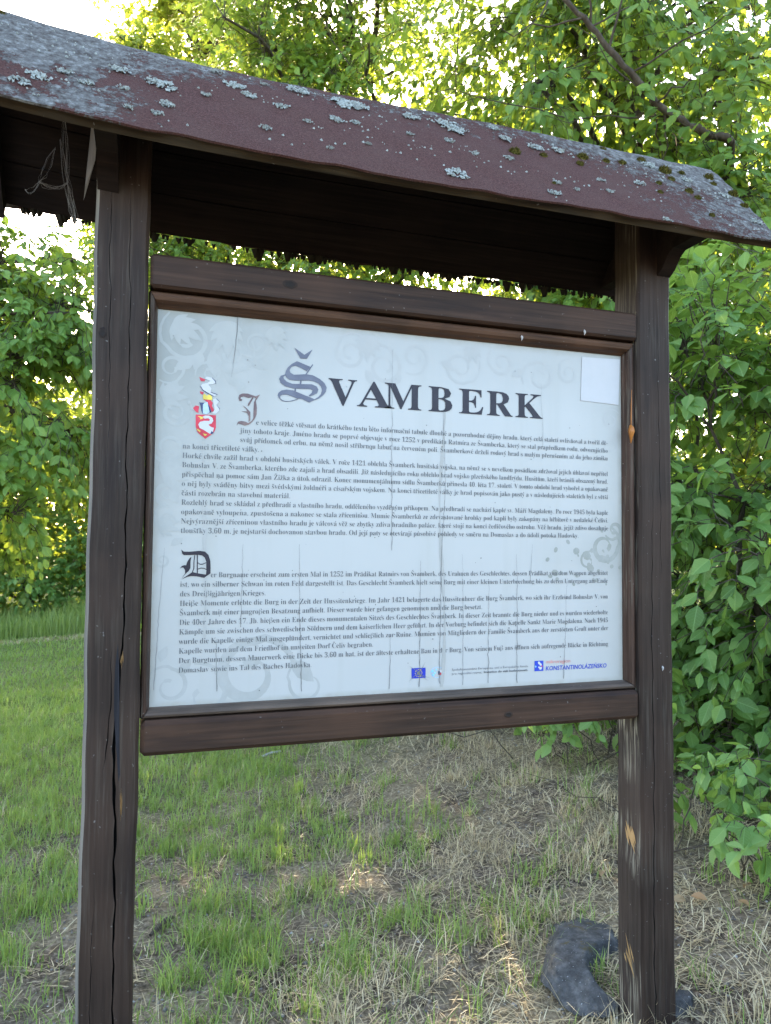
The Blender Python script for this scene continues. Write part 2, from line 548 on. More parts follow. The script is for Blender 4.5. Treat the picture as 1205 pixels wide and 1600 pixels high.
def stone_mat():
    m = NT('grey_stone')
    v = m.coord()
    c = m.ramp(m.noise(v, 30, 6, 0.7), [(0.34, (0.030, 0.030, 0.030)), (0.52, (0.068, 0.068, 0.068)), (0.72, (0.14, 0.139, 0.136))])
    c = m.mix(m.ramp(m.noise(v, 170, 2, 0.5), [(0.70, 0.0), (0.74, 0.7)]), c, (0.42, 0.43, 0.43))
    mo = m.ramp(m.noise(v, 16, 5, 0.7), [(0.57, 0.0), (0.64, 0.85)])
    c = m.mix(mo, c, (0.075, 0.06, 0.02))
    m.col(c); m.b.inputs['Roughness'].default_value = 0.85
    m.bump(m.noise(v, 90, 7, 0.75), 0.9, 0.006)
    return m.m


STONE = stone_mat()


# ------------------------------------------------------------------ ground
def gz(x, y):
    x = np.asarray(x, float); y = np.asarray(y, float)
    z = -1.0 - 0.18 * sstep(2.5, 8, y) + 0.32 * sstep(0.2, 2.2, x) * (1 - 0.55 * sstep(4, 10, y)) - 0.10 * sstep(-0.2, -3.0, x)
    z = z + 0.5 * sstep(14, 22, y) + 2.0 * sstep(22, 90, y)
    shp = np.broadcast(x, y).shape
    xx = np.broadcast_to(x, shp); yy = np.broadcast_to(y, shp)
    near = sstep(14, 6, yy)
    b = (n2(xx, yy, 0.55, 3) - 0.5) * 0.07 + (n2(xx, yy, 0.17, 4) - 0.5) * 0.03
    return z + b.reshape(shp) * near.reshape(shp)


def build_ground():
    xs = np.concatenate([-np.geomspace(150, 3.2, 22), np.linspace(-3, 4.5, 110), np.geomspace(4.8, 150, 22)])
    ys = np.concatenate([-np.geomspace(80, 2.2, 12), np.linspace(-2, 6, 110), np.geomspace(6.15, 200, 46)])
    X, Y = np.meshgrid(xs, ys)
    Z = gz(X, Y)
    v = np.stack([X, Y, Z], -1).reshape(-1, 3)
    nx, ny = len(xs), len(ys)
    i = np.arange(ny - 1)[:, None] * nx; j = np.arange(nx - 1)[None, :]
    f = np.stack([i + j, i + j + 1, i + nx + j + 1, i + nx + j], -1).reshape(-1, 4)
    tag(mesh_obj('ground', v, f, GROUND_M, smooth=True), kind='structure')


build_ground()

# ------------------------------------------------------------------ notice board
board = empty('notice_board', (0.57, 0.012, float(gz(0.57, 0.01))),
              'dark brown wooden roofed notice board with a printed history panel', 'notice board')
YF, YB = -0.035, 0.062


def loft_post(name, x0, x1, z0, z1, cracks, mats, left_mat=0, edge_mat=0):
    """square post, chamfered, split by long drying cracks cut into its front face.
    cracks: list of (list of (z, x, width), depth)"""
    ch = 0.0065
    zs = np.arange(z0, z1 + 1e-6, 0.02)
    rows = []
    for z in zs:
        wob = 0.0012 * math.sin(z * 9.1 + x0 * 30) + 0.0008 * math.sin(z * 31 + 1)
        row = [(x0, YB), (x0, YF + ch), (x0 + ch, YF)]
        for pts, dep in cracks:
            pz = [p[0] for p in pts]
            cx = np.interp(z, pz, [p[1] for p in pts]) + 0.0012 * math.sin(z * 47) + 0.0008 * math.sin(z * 113)
            cw = np.interp(z, pz, [p[2] for p in pts]) * (1 + 0.3 * math.sin(z * 71)) / 2
            d = dep * min(1, cw / 0.001)
            row += [(cx - cw - 0.00004, YF), (cx - cw * 0.4, YF + d), (cx + cw * 0.4, YF + d), (cx + cw + 0.00004, YF)]
        row += [(x1 - ch, YF), (x1, YF + ch), (x1, YB)]
        rows.append([(px + wob, py, z) for px, py in row])
    n = len(rows[0])
    v = np.array(rows).reshape(-1, 3)
    f = []; mi = []
    nc = len(cracks)
    for r in range(len(rows) - 1):
        for k in range(n):
            k2 = (k + 1) % n
            f.append((r * n + k, r * n + k2, (r + 1) * n + k2, (r + 1) * n + k))
            m = 0
            if k == 0: m = left_mat
            if k == 1: m = edge_mat
            kk = k - 3
            if 0 <= kk < 4 * nc and kk % 4 in (0, 1, 2): m = 3
            mi.append(m)
    f.append(tuple(range(n - 1, -1, -1))); mi.append(0)
    f.append(tuple(range((len(rows) - 1) * n, len(rows) * n))); mi.append(0)
    return mesh_obj(name, v, f, mats, board, mi)


PX = [(-0.1235, -0.019), (1.168, 1.268)]
c1 = ([(-1.2, -0.055, .0025), (-0.45, -0.055, .0032), (-0.25, -0.059, .005), (-0.10, -0.066, .0055), (0.02, -0.062, .005), (0.12, -0.052, .0035),
       (0.3, -0.050, .0028), (0.55, -0.056, .002), (0.75, -0.053, .0015), (0.95, -0.056, .001), (1.1, -0.058, 0)], 0.03)
c2 = ([(-1.2, -0.098, .001), (-0.5, -0.096, .0012), (-0.3, -0.094, 0), (-0.12, -0.088, .0), (-.06, -0.077, .002), (0.06, -0.073, .0016), (0.13, -0.071, 0), (0.4, -0.09, 0), (0.75, -0.091, .0012), (1.0, -0.094, .0012), (1.15, -0.095, 0)], 0.015)
c2b = ([(-1.2, -0.082, .0), (-0.5, -0.082, .001), (-0.2, -0.083, 0.0008), (0, -0.083, 0), (1.2, -0.083, 0)], 0.01)
c3 = ([(-1.2, 1.204, .0028), (-0.5, 1.203, .0025), (-0.2, 1.204, .002), (0.1, 1.203, .002), (0.35, 1.205, .0012), (0.6, 1.207, 0), (1.2, 1.207, 0)], 0.02)
c4 = ([(-1.2, 1.235, .0), (0.2, 1.232, .0), (0.4, 1.23, .0012), (0.7, 1.228, .001), (0.95, 1.23, 0), (1.2, 1.23, 0)], 0.012)
zb = -1.25
loft_post('post', *PX[0], zb, 1.26, [c2, c1], [WZ, WG, WG, WCR], 1, 1)
rp = loft_post('post', *PX[1], zb, 1.26, [c3, c4], [WZ, WW, WZ, WCR], 1, 0)
# dark patch for the broken groove beside the main crack of the near post
g = MB()
gv = [(-0.062, 0.135), (-0.0585, 0.09), (-0.0565, 0.02), (-0.0545, -0.06), (-0.052, -0.12), (-0.0545, -0.135), (-0.0575, -0.10), (-0.0615, -0.06), (-0.066, 0.0), (-0.067, 0.05), (-0.066, 0.085)]
n = len(gv)
g.add([(x, YF - 0.0006, z) for x, z in gv] + [(x * 0.98 - 0.0014, YF + 0.001, z) for x, z in gv],
      [tuple(range(n))] + [(i, (i + 1) % n, n + (i + 1) % n, n + i) for i in range(n)])
g.build('split_groove', wood('dark_groove', 2, (0.006, 0.006, 0.008), (0.014, 0.014, 0.018), (0.04, 0.04, 0.046)), board)


def splinter(x, z, ln, wd, lean, mat, parent=board, face='front', name='splinter'):
    b = MB()
    m = 7
    for k in range(m):
        t = (k + 0.5) / m - 0.5
        off = t * wd
        l2 = ln * (0.5 + 0.5 * random.random()) * (1 - 1.2 * abs(t))
        s0 = random.uniform(-.15, .15) * ln
        x0, z0_ = x + off - lean * l2 * 0.5, z + s0 + l2 * 0.5
        x1, z1_ = x + off + lean * l2 * 0.5, z + s0 - l2 * 0.5
        h = wd / m * 0.95
        d = 0.0015 + random.random() * 0.002
        if face == 'front':
            P = lambda a, bb, q: (a, YF - q, bb)
        else:
            P = lambda a, bb, q: (PX[1][0] - q, a, bb)
        b.add([P(x0, z0_, 0.0004), P((x0 + x1) / 2 + h, (z0_ + z1_) / 2, 0.0004), P(x1, z1_, 0.0004), P((x0 + x1) / 2 - h, (z0_ + z1_) / 2, 0.0004), P((x0 + x1) / 2, (z0_ + z1_) / 2 - l2 * .1, d)],
              [(0, 1, 4), (1, 2, 4), (2, 3, 4), (3, 0, 4)])
    return b.build(name, mat, parent)


splinter(-0.0535, 0.105, 0.045, 0.0055, -0.03, WRAW)
splinter(-0.049, -0.175, 0.08, 0.004, 0.02, WRAW)
splinter(0.010, -0.393, 0.095, 0.030, -0.42, WRAW, face='side')
splinter(0.018, -0.690, 0.105, 0.036, -0.42, WRAW, face='side')

# rails between the posts, set 1 mm proud of the posts with a shadow gap at each end
RX0, RX1 = -0.0165, 1.1655


def rail(z0, z1, mat, ch=0.006):
    b = MB(); b.box((RX0, YF - 0.001, z0), (RX1, YB - 0.02, z1), ch)
    return b.build('rail', mat, board)


rail(0.861, 0.931, WX)
rail(-0.091, -0.021, WX, 0.009)

# moulding strips round the print, mitred
prof = [(0.0, 0.004), (0.0025, 0.016), (0.007, 0.0225), (0.014, 0.0255), (0.021, 0.0235), (0.026, 0.0165), (0.0295, 0.008), (0.033, 0.0035), (0.033, -0.006), (0.0, -0.006)]
OX0, OX1, OZ0, OZ1 = -0.0185, 1.1675, -0.0205, 0.8605


def moulding(side):
    ws = {'top': 0.034, 'bottom': 0.0205, 'left': 0.0185, 'right': 0.0275}
    v = []
    for end in (0, 1):
        for (w_, d) in prof:
            t = w_ / 0.033
            if side in ('top', 'bottom'):
                z = OZ1 - t * ws['top'] if side == 'top' else OZ0 + t * ws['bottom']
                x = OX0 + t * ws['left'] + 0.0009 if end == 0 else OX1 - t * ws['right'] - 0.0009
            else:
                x = OX0 + t * ws['left'] if side == 'left' else OX1 - t * ws['right']
                z = OZ0 + t * ws['bottom'] + 0.0009 if end == 0 else OZ1 - t * ws['top'] - 0.0009
            v.append((x, -d, z))
    n = len(prof)
    b = MB(); b.add(v, [(i, (i + 1) % n, n + (i + 1) % n, n + i) for i in range(n)] + [tuple(range(n)), tuple(range(2 * n - 1, n - 1, -1))])
    return b.build('moulding', {'top': WMX, 'bottom': WMB}.get(side, WMZ), board)


for s in ('top', 'bottom', 'left', 'right'): moulding(s)


def knot(x, z, rx, rz):
    b = MB()
    for k, (q, lift) in enumerate(((1.0, .0003), (.62, .0009), (.25, .0004))):
        ring = [(x + rx * q * math.cos(i * .4488) * (1 + .12 * math.sin(i * 3.1 + k)), YF - .001 - lift, z + rz * q * math.sin(i * .4488) * (1 + .1 * math.cos(i * 2.3))) for i in range(14)]
        b.v += ring
    for k in range(2):
        for i in range(14):
            b.f.append((k * 14 + i, k * 14 + (i + 1) % 14, (k + 1) * 14 + (i + 1) % 14, (k + 1) * 14 + i)); b.m.append(k)
    b.f.append(tuple(range(28, 42))); b.m.append(1)
    return b.build('knot', [KNOT_R, KNOT_C], board)


KNOT_R = wood('knot_ring', 0, (0.010, 0.006, 0.005), (0.026, 0.016, 0.011), (0.038, 0.024, 0.017))
KNOT_C = plain('knot_core', (0.010, 0.006, 0.004), 0.7)
knot(0.272, 0.899, .017, .010)
knot(-0.105, 0.756, .0075, .011)
knot(0.80, -0.058, .012, .007)
# resin run on the far upright of the moulding
b = MB()
b.tube([(1.1535, -0.0262, 0.735), (1.152, -0.0265, 0.70), (1.1515, -0.0262, 0.665), (1.151, -0.0265, 0.645)], [0.0006, 0.0012, 0.0016, 0.001], 6)
b.tube([(1.150, -0.0255, 0.645), (1.1505, -0.0272, 0.638), (1.151, -0.0275, 0.628), (1.1505, -0.0265, 0.612), (1.1505, -0.0255, 0.598)], [0.002, 0.0068, 0.0085, 0.004, 0.0008], 8)
b.build('resin_run', plain('orange_resin', (0.36, 0.13, 0.025), 0.3), board, smooth=True)


# ---- printed panel
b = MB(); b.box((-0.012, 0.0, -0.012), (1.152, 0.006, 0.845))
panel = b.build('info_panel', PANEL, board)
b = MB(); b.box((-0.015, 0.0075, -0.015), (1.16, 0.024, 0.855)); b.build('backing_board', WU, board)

LY = [0]


def flat(name, polys, mat, lift, label=None, levels=None):
    """flat print: polygons in millimetres on the sheet"""
    import bmesh
    bm = bmesh.new()
    for i, p in enumerate(polys):
        lv = 0.0
        if levels is not None: lv = (levels[i] % 80) * 0.00001
        elif len(polys) < 60: lv = i * 0.00001
        vs = [bm.verts.new((x / 1000, -lift - lv, z / 1000)) for x, z in p]
        try: bm.faces.new(vs)
        except ValueError: pass
    bm.normal_update()
    bmesh.ops.triangulate(bm, faces=bm.faces[:])
    bm.normal_update()
    for f in bm.faces:
        if f.normal.y > 0: f.normal_flip()
    me = bpy.data.meshes.new(name); bm.to_mesh(me); bm.free()
    me.materials.append(mat)
    o = bpy.data.objects.new(name, me); COL.objects.link(o); o.parent = panel
    if label: o['label'] = label
    return o


def ribbon(pts, w0):
    """tapered ribbon polygon quads along pts [(x,z,width)]"""
    P = np.array([(p[0], p[1]) for p in pts], float); W = np.array([p[2] for p in pts], float) * w0
    t = np.gradient(P, axis=0); t /= np.linalg.norm(t, axis=1, keepdims=True) + 1e-9
    nrm = np.stack([-t[:, 1], t[:, 0]], 1)
    A = P + nrm * W[:, None] / 2; B = P - nrm * W[:, None] / 2
    return [[tuple(A[i]), tuple(A[i + 1]), tuple(B[i + 1]), tuple(B[i])] for i in range(len(P) - 1)]


def clip_poly(p):
    return [(min(max(x, 1.0), 1139.0), min(max(z, 1.0), 826.0)) for x, z in p]


def spiral(cx, cz, r, a0, turns, w, hand=1, tail=1.6):
    pts = []
    n = 34
    for i in range(n):
        t = i / (n - 1)
        rr = r * (0.26 + (1 - t) ** 0.9 * 0.74)
        if t < 0.15: rr = r * (1 + (0.15 - t) * tail)
        a = a0 + hand * t * turns * 2 * math.pi
        ww = w * (0.25 + 0.75 * math.sin(math.pi * min(1, t * 1.1 + 0.08))) if t < 0.85 else w * 0.85
        pts.append((cx + rr * math.cos(a), cz + rr * math.sin(a), ww))
    return ribbon(pts, 1.0)


def blob(cx, cz, r, n=10, sx=1.0, rot=0.0):
    return [(cx + math.cos(rot) * r * sx * math.cos(a) - math.sin(rot) * r * math.sin(a), cz + math.sin(rot) * r * sx * math.cos(a) + math.cos(rot) * r * math.sin(a))
            for a in [2 * math.pi * i / n for i in range(n)]]


def leafp(x, z, l, a, w=0.32):
    c, s = math.cos(a), math.sin(a)
    return [(x + c * l * u - s * l * v, z + s * l * u + c * l * v) for u, v in [(0, 0), (.25, w * .8), (.5, w), (.8, w * .5), (1, 0), (.8, -w * .4), (.5, -w * .7), (.25, -w * .5)]]


# pale scrolls in the upper left corner, down the left edge and along the top
orn = []
for a in [(62, 770, 52, 2.2, 1.5, 9, 1), (150, 745, 46, 0.6, 1.6, 8, -1), (30, 705, 30, 4.0, 1.4, 7, 1), (110, 700, 26, 3.4, 1.3, 7, -1), (205, 770, 34, 2.8, 1.5, 7, 1),
          (40, 610, 30, 0.8, 1.5, 8, -1), (28, 535, 36, 2.4, 1.5, 9, 1), (26, 440, 24, 5.0, 1.4, 8, -1), (26, 385, 26, 1.4, 1.4, 7, 1), (20, 300, 16, 2.4, 1.3, 5, 1),
          (420, 770, 40, 1.0, 1.6, 8, 1), (500, 745, 46, 2.6, 1.6, 9, -1), (575, 775, 36, 4.2, 1.4, 8, 1), (690, 760, 44, 0.4, 1.5, 8, -1), (800, 780, 34, 2.2, 1.4, 8, 1),
          (905, 755, 42, 3.6, 1.5, 8, -1), (985, 770, 30, 1.4, 1.4, 7, 1), (1108, 660, 24, 0.6, 1.4, 7, 1), (1112, 590, 20, 3.6, 1.4, 6, -1)]:
    orn.append(spiral(*a))
for a in [(90, 745, 44, -1.9), (110, 750, 60, -1.4), (75, 735, 52, -2.4), (140, 700, 42, -0.7), (165, 690, 40, -1.2), (40, 680, 36, -1.9), (190, 735, 44, -0.4),
          (46, 500, 40, -2.0), (36, 470, 40, -1.2), (50, 420, 34, 2.2), (30, 350, 34, 1.8), (36, 330, 30, 0.6), (455, 735, 40, -1.1), (540, 735, 40, -2.2), (640, 770, 40, -0.5), (860, 770, 40, -2.6)]:
    orn.append([leafp(*a)])
def frond(cx, cz, l, a0, spread, n_):
    for i in range(n_):
        t = i / (n_ - 1) - .5
        orn.append([leafp(cx, cz, l * (1 - .9 * abs(t)), a0 + t * spread, .2)])


for a in [(30, 800, 70, -.5, 2.2, 7), (140, 815, 80, -1.5, 2.0, 7), (12, 640, 60, .3, 2.4, 6), (14, 480, 66, .2, 2.4, 7), (10, 372, 50, 0, 2.2, 6), (240, 812, 60, -1.2, 1.8, 6), (460, 815, 64, -1.6, 2.2, 7), (720, 815, 50, -1.5, 2.2, 6)]: frond(*a)
for i in range(10):
    a = 0.3 + i * 0.36
    orn.append([blob(36 + 40 * math.cos(a), 608 + 40 * math.sin(a), 3.4 - i * 0.15)])
faint = [q for q in orn if q[0][0][0] > 380]
orn = [q for q in orn if q[0][0][0] <= 380]
tag(flat('scroll_ornament', [clip_poly(p) for q in faint for p in q], ORN_T, 0.0003, None, [k for k, q in enumerate(faint) for p in q]), kind='stuff')
tag(flat('scroll_ornament', [clip_poly(p) for q in orn for p in q], ORN_L, 0.0003, None, [k for k, q in enumerate(orn) for p in q]), kind='stuff')
# grey arcs in the lower left
orn = [spiral(205, 58, 78, 0.2, 1.3, 24, 1), spiral(40, 40, 40, 2.6, 1.2, 9, -1), spiral(110, 20, 55, 1.9, 0.9, 12, -1), spiral(330, 30, 46, 2.0, 1.0, 8, 1)]
for a in [(60, 60, 40, 1.0), (20, 90, 36, 1.2), (290, 80, 70, -0.7)]: orn.append([leafp(*a)])
tag(flat('scroll_ornament', [clip_poly(p) for q in orn for p in q], ORN_D, 0.0003, None, [k for k, q in enumerate(orn) for p in q]), kind='stuff')
# grey-green scroll and speckle in the right margin
orn = [spiral(1088, 335, 44, 1.2, 1.3, 13, -1), spiral(1118, 378, 24, 3.6, 1.2, 10, 1), spiral(1040, 300, 26, 0.4, 1.1, 6, 1)]
for k in range(46):
    orn.append([blob(random.gauss(1055, 55), random.gauss(292, 34), random.uniform(1.2, 5.5) if random.random() < .75 else random.uniform(6, 11), 8, random.uniform(.6, 1.3), random.random() * 3)])
tag(flat('scroll_ornament', [clip_poly(p) for q in orn for p in q], ORN_R, 0.0003, None, [k for k, q in enumerate(orn) for p in q]), kind='stuff')

# ---- lettering
GC = {}


def glyph(ch, off):
    key = (ch, off)
    if key in GC: return GC[key]

    def bb(s):
        cu = bpy.data.curves.new('t', 'FONT'); cu.body = s; cu.size = 1; cu.resolution_u = 2; cu.offset = off
        o = bpy.data.objects.new('t', cu); COL.objects.link(o)
        dg = bpy.context.evaluated_depsgraph_get(); dg.update()
        e = o.evaluated_get(dg); me = e.to_mesh(); me.calc_loop_triangles()
        v = np.array([x.co[:2] for x in me.vertices]).reshape(-1, 2)
        t = np.array([x.vertices[:] for x in me.loop_triangles]).reshape(-1, 3)
        e.to_mesh_clear(); bpy.data.objects.remove(o); bpy.data.curves.remove(cu)
        return v, t
    v, t = bb(ch)
    hh = chr(0x1D410 - 0x1D410 + 0x1D407)
    v2, _ = bb(hh + ch + hh); v3, _ = bb(hh + hh)
    adv = (v2[:, 0].max() - v2[:, 0].min()) - (v3[:, 0].max() - v3[:, 0].min())
    GC[key] = (v, t, adv)
    return GC[key]


def serif(c):
    if 'A' <= c <= 'Z': return chr(0x1D400 + ord(c) - 65)
    if 'a' <= c <= 'z': return chr(0x1D41A + ord(c) - 97)
    if '0' <= c <= '9': return chr(0x1D7CE + ord(c) - 48)
    if c == '\u00df': return chr(0x1D6C3)
    return c


ACC = {'\u030c': [[(-.17, .14), (-.12, .14), (0, .06), (.12, .14), (.17, .14), (.03, -.01), (-.03, -.01)]],
       '\u0301': [[(-.07, -.01), (-.02, -.01), (.13, .12), (.08, .17), (.05, .16)]],
       '\u030a': [[(-.09, .07), (-.06, .14), (0, .165), (.06, .14), (.09, .07), (.05, .07), (.03, .11), (0, .125), (-.03, .11), (-.05, .07)], [(-.09, .07), (-.05, .07), (-.03, .03), (0, .015), (.03, .03), (.05, .07), (.09, .07), (.06, 0), (0, -.025), (-.06, 0)]],
       '\u0308': [[(-.14, 0), (-.05, 0), (-.05, .09), (-.14, .09)], [(.05, 0), (.14, 0), (.14, .09), (.05, .09)]]}


def layout(text, off, conv, track=0.0):
    """returns polygons (triangles) in em units and the width"""
    x = 0.0; out = []
    for ch in unicodedata.normalize('NFC', text):
        if ch == ' ':
            x += 0.27 + track; continue
        d = unicodedata.normalize('NFD', ch) if ch != '\u00df' else ch
        base, marks = d[0], d[1:]
        v, t, adv = glyph(conv(base), off)
        if len(v):
            if marks and base in 'ij':
                keep = ~np.all(v[t][:, :, 1] > 0.50, axis=1)
                tt = t[keep]
            else: tt = t
            for tri in tt: out.append([(x + v[i, 0], v[i, 1]) for i in tri])
            if marks:
                top = (v[:, 1].max() if base not in 'ij' else 0.47) + 0.045
                cx = x + (v[:, 0].min() + v[:, 0].max()) / 2
                if base in 'td' and marks == '\u030c':
                    cx = x + v[:, 0].max() + 0.05
                    pl = [[(-.03, -.17), (0, -.17), (.05, 0), (-.02, 0)]]; adv += 0.05
                    top -= 0.03
                else: pl = ACC[marks]
                for p in pl: out.append([(cx + a, top + b_) for a, b_ in p])
        x += adv + track
    return out, x


def place(polys, wdt, x0, z0, x1, em, shear=0.0, z1=None):
    """fit a laid out line between x0 and x1 at baseline z0"""
    sx = (x1 - x0) / wdt
    z1 = z0 if z1 is None else z1
    return [[(x0 + px * sx + pz * em * shear, z0 + (z1 - z0) * (px / wdt) + pz * em) for px, pz in p] for p in polys]


CZ = ["e velice těžké vtěsnat do krátkého textu této informační tabule dlouhé a pozoruhodné dějiny hradu, který celá staletí ovlivňoval a tvořil dě-",
      "jiny tohoto kraje. Jméno hradu se poprvé objevuje v roce 1252 v predikátu Ratmíra ze Švamberka, který se stal prapředkem rodu, odvozujícího",
      "svůj přídomek od erbu, na němž nosil stříbrnou labuť na červeném poli. Švamberkové drželi rodový hrad s malým přerušením až do jeho zániku",
      "na konci třicetileté války.",
      "Horké chvíle zažil hrad v období husitských válek. V roce 1421 oblehla Švamberk husitská vojska, na němž se s nevelkou posádkou zdržoval jejich úhlavní nepřítel",
      "Bohuslav V. ze Švamberka, kterého zde zajali a hrad obsadili. Již následujícího roku oblehlo hrad vojsko plzeňského landfrýdu. Husitům, kteří bránili obsazený hrad,",
      "přispěchal na pomoc sám Jan Žižka a útok odrazil. Konec monumentálnímu sídlu Švamberků přinesla 40. léta 17. století. V tomto období hrad vyhořel a opakovaně",
      "o něj byly sváděny bitvy mezi švédskými žoldnéři a císařským vojskem. Na konci třicetileté války je hrad popisován jako pustý a v následujících staletích byl z větší",
      "části rozebrán na stavební materiál.",
      "Rozlehlý hrad se skládal z předhradí a vlastního hradu, odděleného vyzděným příkopem. Na předhradí se nachází kaple sv. Máří Magdaleny. Po roce 1945 byla kaple",
      "opakovaně vyloupena, zpustošena a nakonec se stala zříceninou. Mumie Švamberků ze zdevastované hrobky pod kaplí byly zakopány na hřbitově v nedaleké Čelivi.",
      "Nejvýraznější zříceninou vlastního hradu je válcová věž se zbytky zdiva hradního paláce, které stojí na konci čedičového ostrohu. Věž hradu, jejíž zdivo dosahuje",
      "tloušťky 3,60 m, je nejstarší dochovanou stavbou hradu. Od její paty se otevírají působivé pohledy ve směru na Domaslav a do údolí potoka Hadovky."]
DE = ["er Burgname erscheint zum ersten Mal in 1252 im Prädikat Ratmirs von Švamberk, des Urahnen des Geschlechtes, dessen Prädikat von dem Wappen abgeleitet",
      "ist, wo ein silberner Schwan im roten Feld dargestellt ist. Das Geschlecht Švamberk hielt seine Burg mit einer kleinen Unterbrechung bis zu deren Untergang am Ende",
      "des Dreißigjährigen Krieges.",
      "Heiße Momente erlebte die Burg in der Zeit der Hussitenkriege. Im Jahr 1421 belagerte das Hussitenheer die Burg Švamberk, wo sich ihr Erzfeind Bohuslav V. von",
      "Švamberk mit einer ungroßen Besatzung aufhielt. Dieser wurde hier gefangen genommen und die Burg besetzt.",
      "Die 40er Jahre des 17. Jh. hießen ein Ende dieses monumentalen Sitzes des Geschlechtes Švamberk. In dieser Zeit brannte die Burg nieder und es wurden wiederholte",
      "Kämpfe um sie zwischen des schwedischen Söldnern und dem kaiserlichen Heer geführt. In der Vorburg befindet sich die Kapelle Sankt Marie Magdalena. Nach 1945",
      "wurde die Kapelle einige Mal ausgeplündert, vernichtet und schließlich zur Ruine. Mumien von Mitgliedern der Familie Švamberk aus der zerstörten Gruft unter der",
      "Kapelle wurden auf dem Friedhof im unweiten Dorf Čeliv begraben.",
      "Der Burgturm, dessen Mauerwerk eine Dicke bis 3,60 m hat, ist der älteste erhaltene Bau in der Burg. Von seinem Fuß aus öffnen sich aufregende Blicke in Richtung",
      "Domaslav sowie ins Tal des Baches Hadovka."]
EM = 16.5
OFFT = -0.0115


def body(lines, base0, pitch, lefts, full, name):
    P = []
    ws = []
    for i, t in enumerate(lines):
        pl, wd = layout(t, OFFT, serif)
        ws.append((pl, wd))
    ratio = np.median([(full - lefts[i]) / ws[i][1] for i in range(len(lines)) if len(lines[i]) > 130])
    for i, (pl, wd) in enumerate(ws):
        x1 = full if len(lines[i]) > 150 or (len(lines[i]) > 130 and i < 3) else lefts[i] + wd * ratio
        if lines[i].startswith('tlou'): x1 = 1013
        P += place(pl, wd, lefts[i], base0 - pitch * i, x1, EM)
    return flat(name, P, INKT, 0.0012)


body(CZ, 594.0, 19.73, [208, 174.5, 174.5] + [55] * 10, 1099.3, 'czech_lettering')
body(DE, 264.5, 19.75, [118] + [56] * 10, 1097.5, 'german_lettering')
TT = []
for ch, x0, x1 in (('V', 368.6, 435.0), ('A', 435.3, 516.0), ('M', 501.5, 591.5), ('B', 609.4, 670.0), ('E', 687.3, 750.5), ('R', 760.4, 829), ('K', 837.0, 912.0)):
    v, t, adv = glyph(serif(ch), 0.0)
    mn, mx = v.min(0), v.max(0)
    if ch == 'A': x0 += 0
    for tri in t:
        TT.append([(x0 + (v[i, 0] - mn[0]) / (mx[0] - mn[0]) * (x1 - x0), 649.8 + (v[i, 1] - 0) / (mx[1]) * 59.0) for i in tri])
flat('title_lettering', TT, INK, 0.0012)

S = [[[289.9,770.7],[312.8,756.6],[331.3,770.3],[318.9,748.2],[303.9,747.5]],[[296.3,740.9],[327.0,730.7],[318.7,720.1],[307.2,725.7],[294.0,730.6],[284.6,727.4],[279.9,719.9],[281.8,714.2],[289.6,710.0],[317.0,713.4],[332.6,712.3],[348.5,705.2],[359.5,696.4],[364.5,687.2],[362.8,677.5],[356.2,668.6],[346.6,660.7],[338.8,657.5],[336.9,658.9],[345.3,664.2],[351.3,671.2],[353.6,680.4],[351.1,688.6],[345.0,694.7],[335.2,698.8],[324.4,699.7],[290.9,697.1],[280.2,698.1],[273.1,702.8],[270.1,708.5],[271.7,716.9],[276.3,725.6],[284.5,733.4]],[[331.7,737.4],[332.9,735.7],[318.8,713.0],[315.2,712.7],[326.4,729.7]],[[270.0,709.1],[270.7,707.4],[266.6,703.5],[267.8,698.9],[274.4,693.5],[286.3,689.6],[302.9,690.3],[330.5,691.8],[341.4,687.9],[345.7,681.0],[342.8,672.4],[334.4,667.6],[326.0,664.1],[323.6,665.7],[330.7,672.8],[331.9,678.8],[327.0,680.8],[306.6,679.9],[288.8,679.2],[271.0,682.6],[260.3,690.0],[257.3,698.0],[260.7,705.4]],[[338.8,657.5],[325.0,650.3],[308.1,657.5],[297.4,657.3],[286.7,661.3],[274.8,664.6],[264.2,663.2],[260.7,660.6],[260.2,655.9],[264.4,652.1],[271.5,650.2],[280.9,650.8],[298.6,656.8],[301.0,656.4],[286.8,650.7],[273.9,648.6],[264.4,649.7],[257.3,655.7],[254.3,661.3],[256.0,667.3],[262.9,673.1],[274.6,675.8],[288.9,675.0],[297.2,672.1],[318.8,664.8],[328.5,661.9]],[[304.0,698.1],[307.6,697.8],[306.5,690.0],[302.9,690.3]],[[291.8,680.0],[295.3,679.7],[294.8,672.5],[291.3,673.4]]]
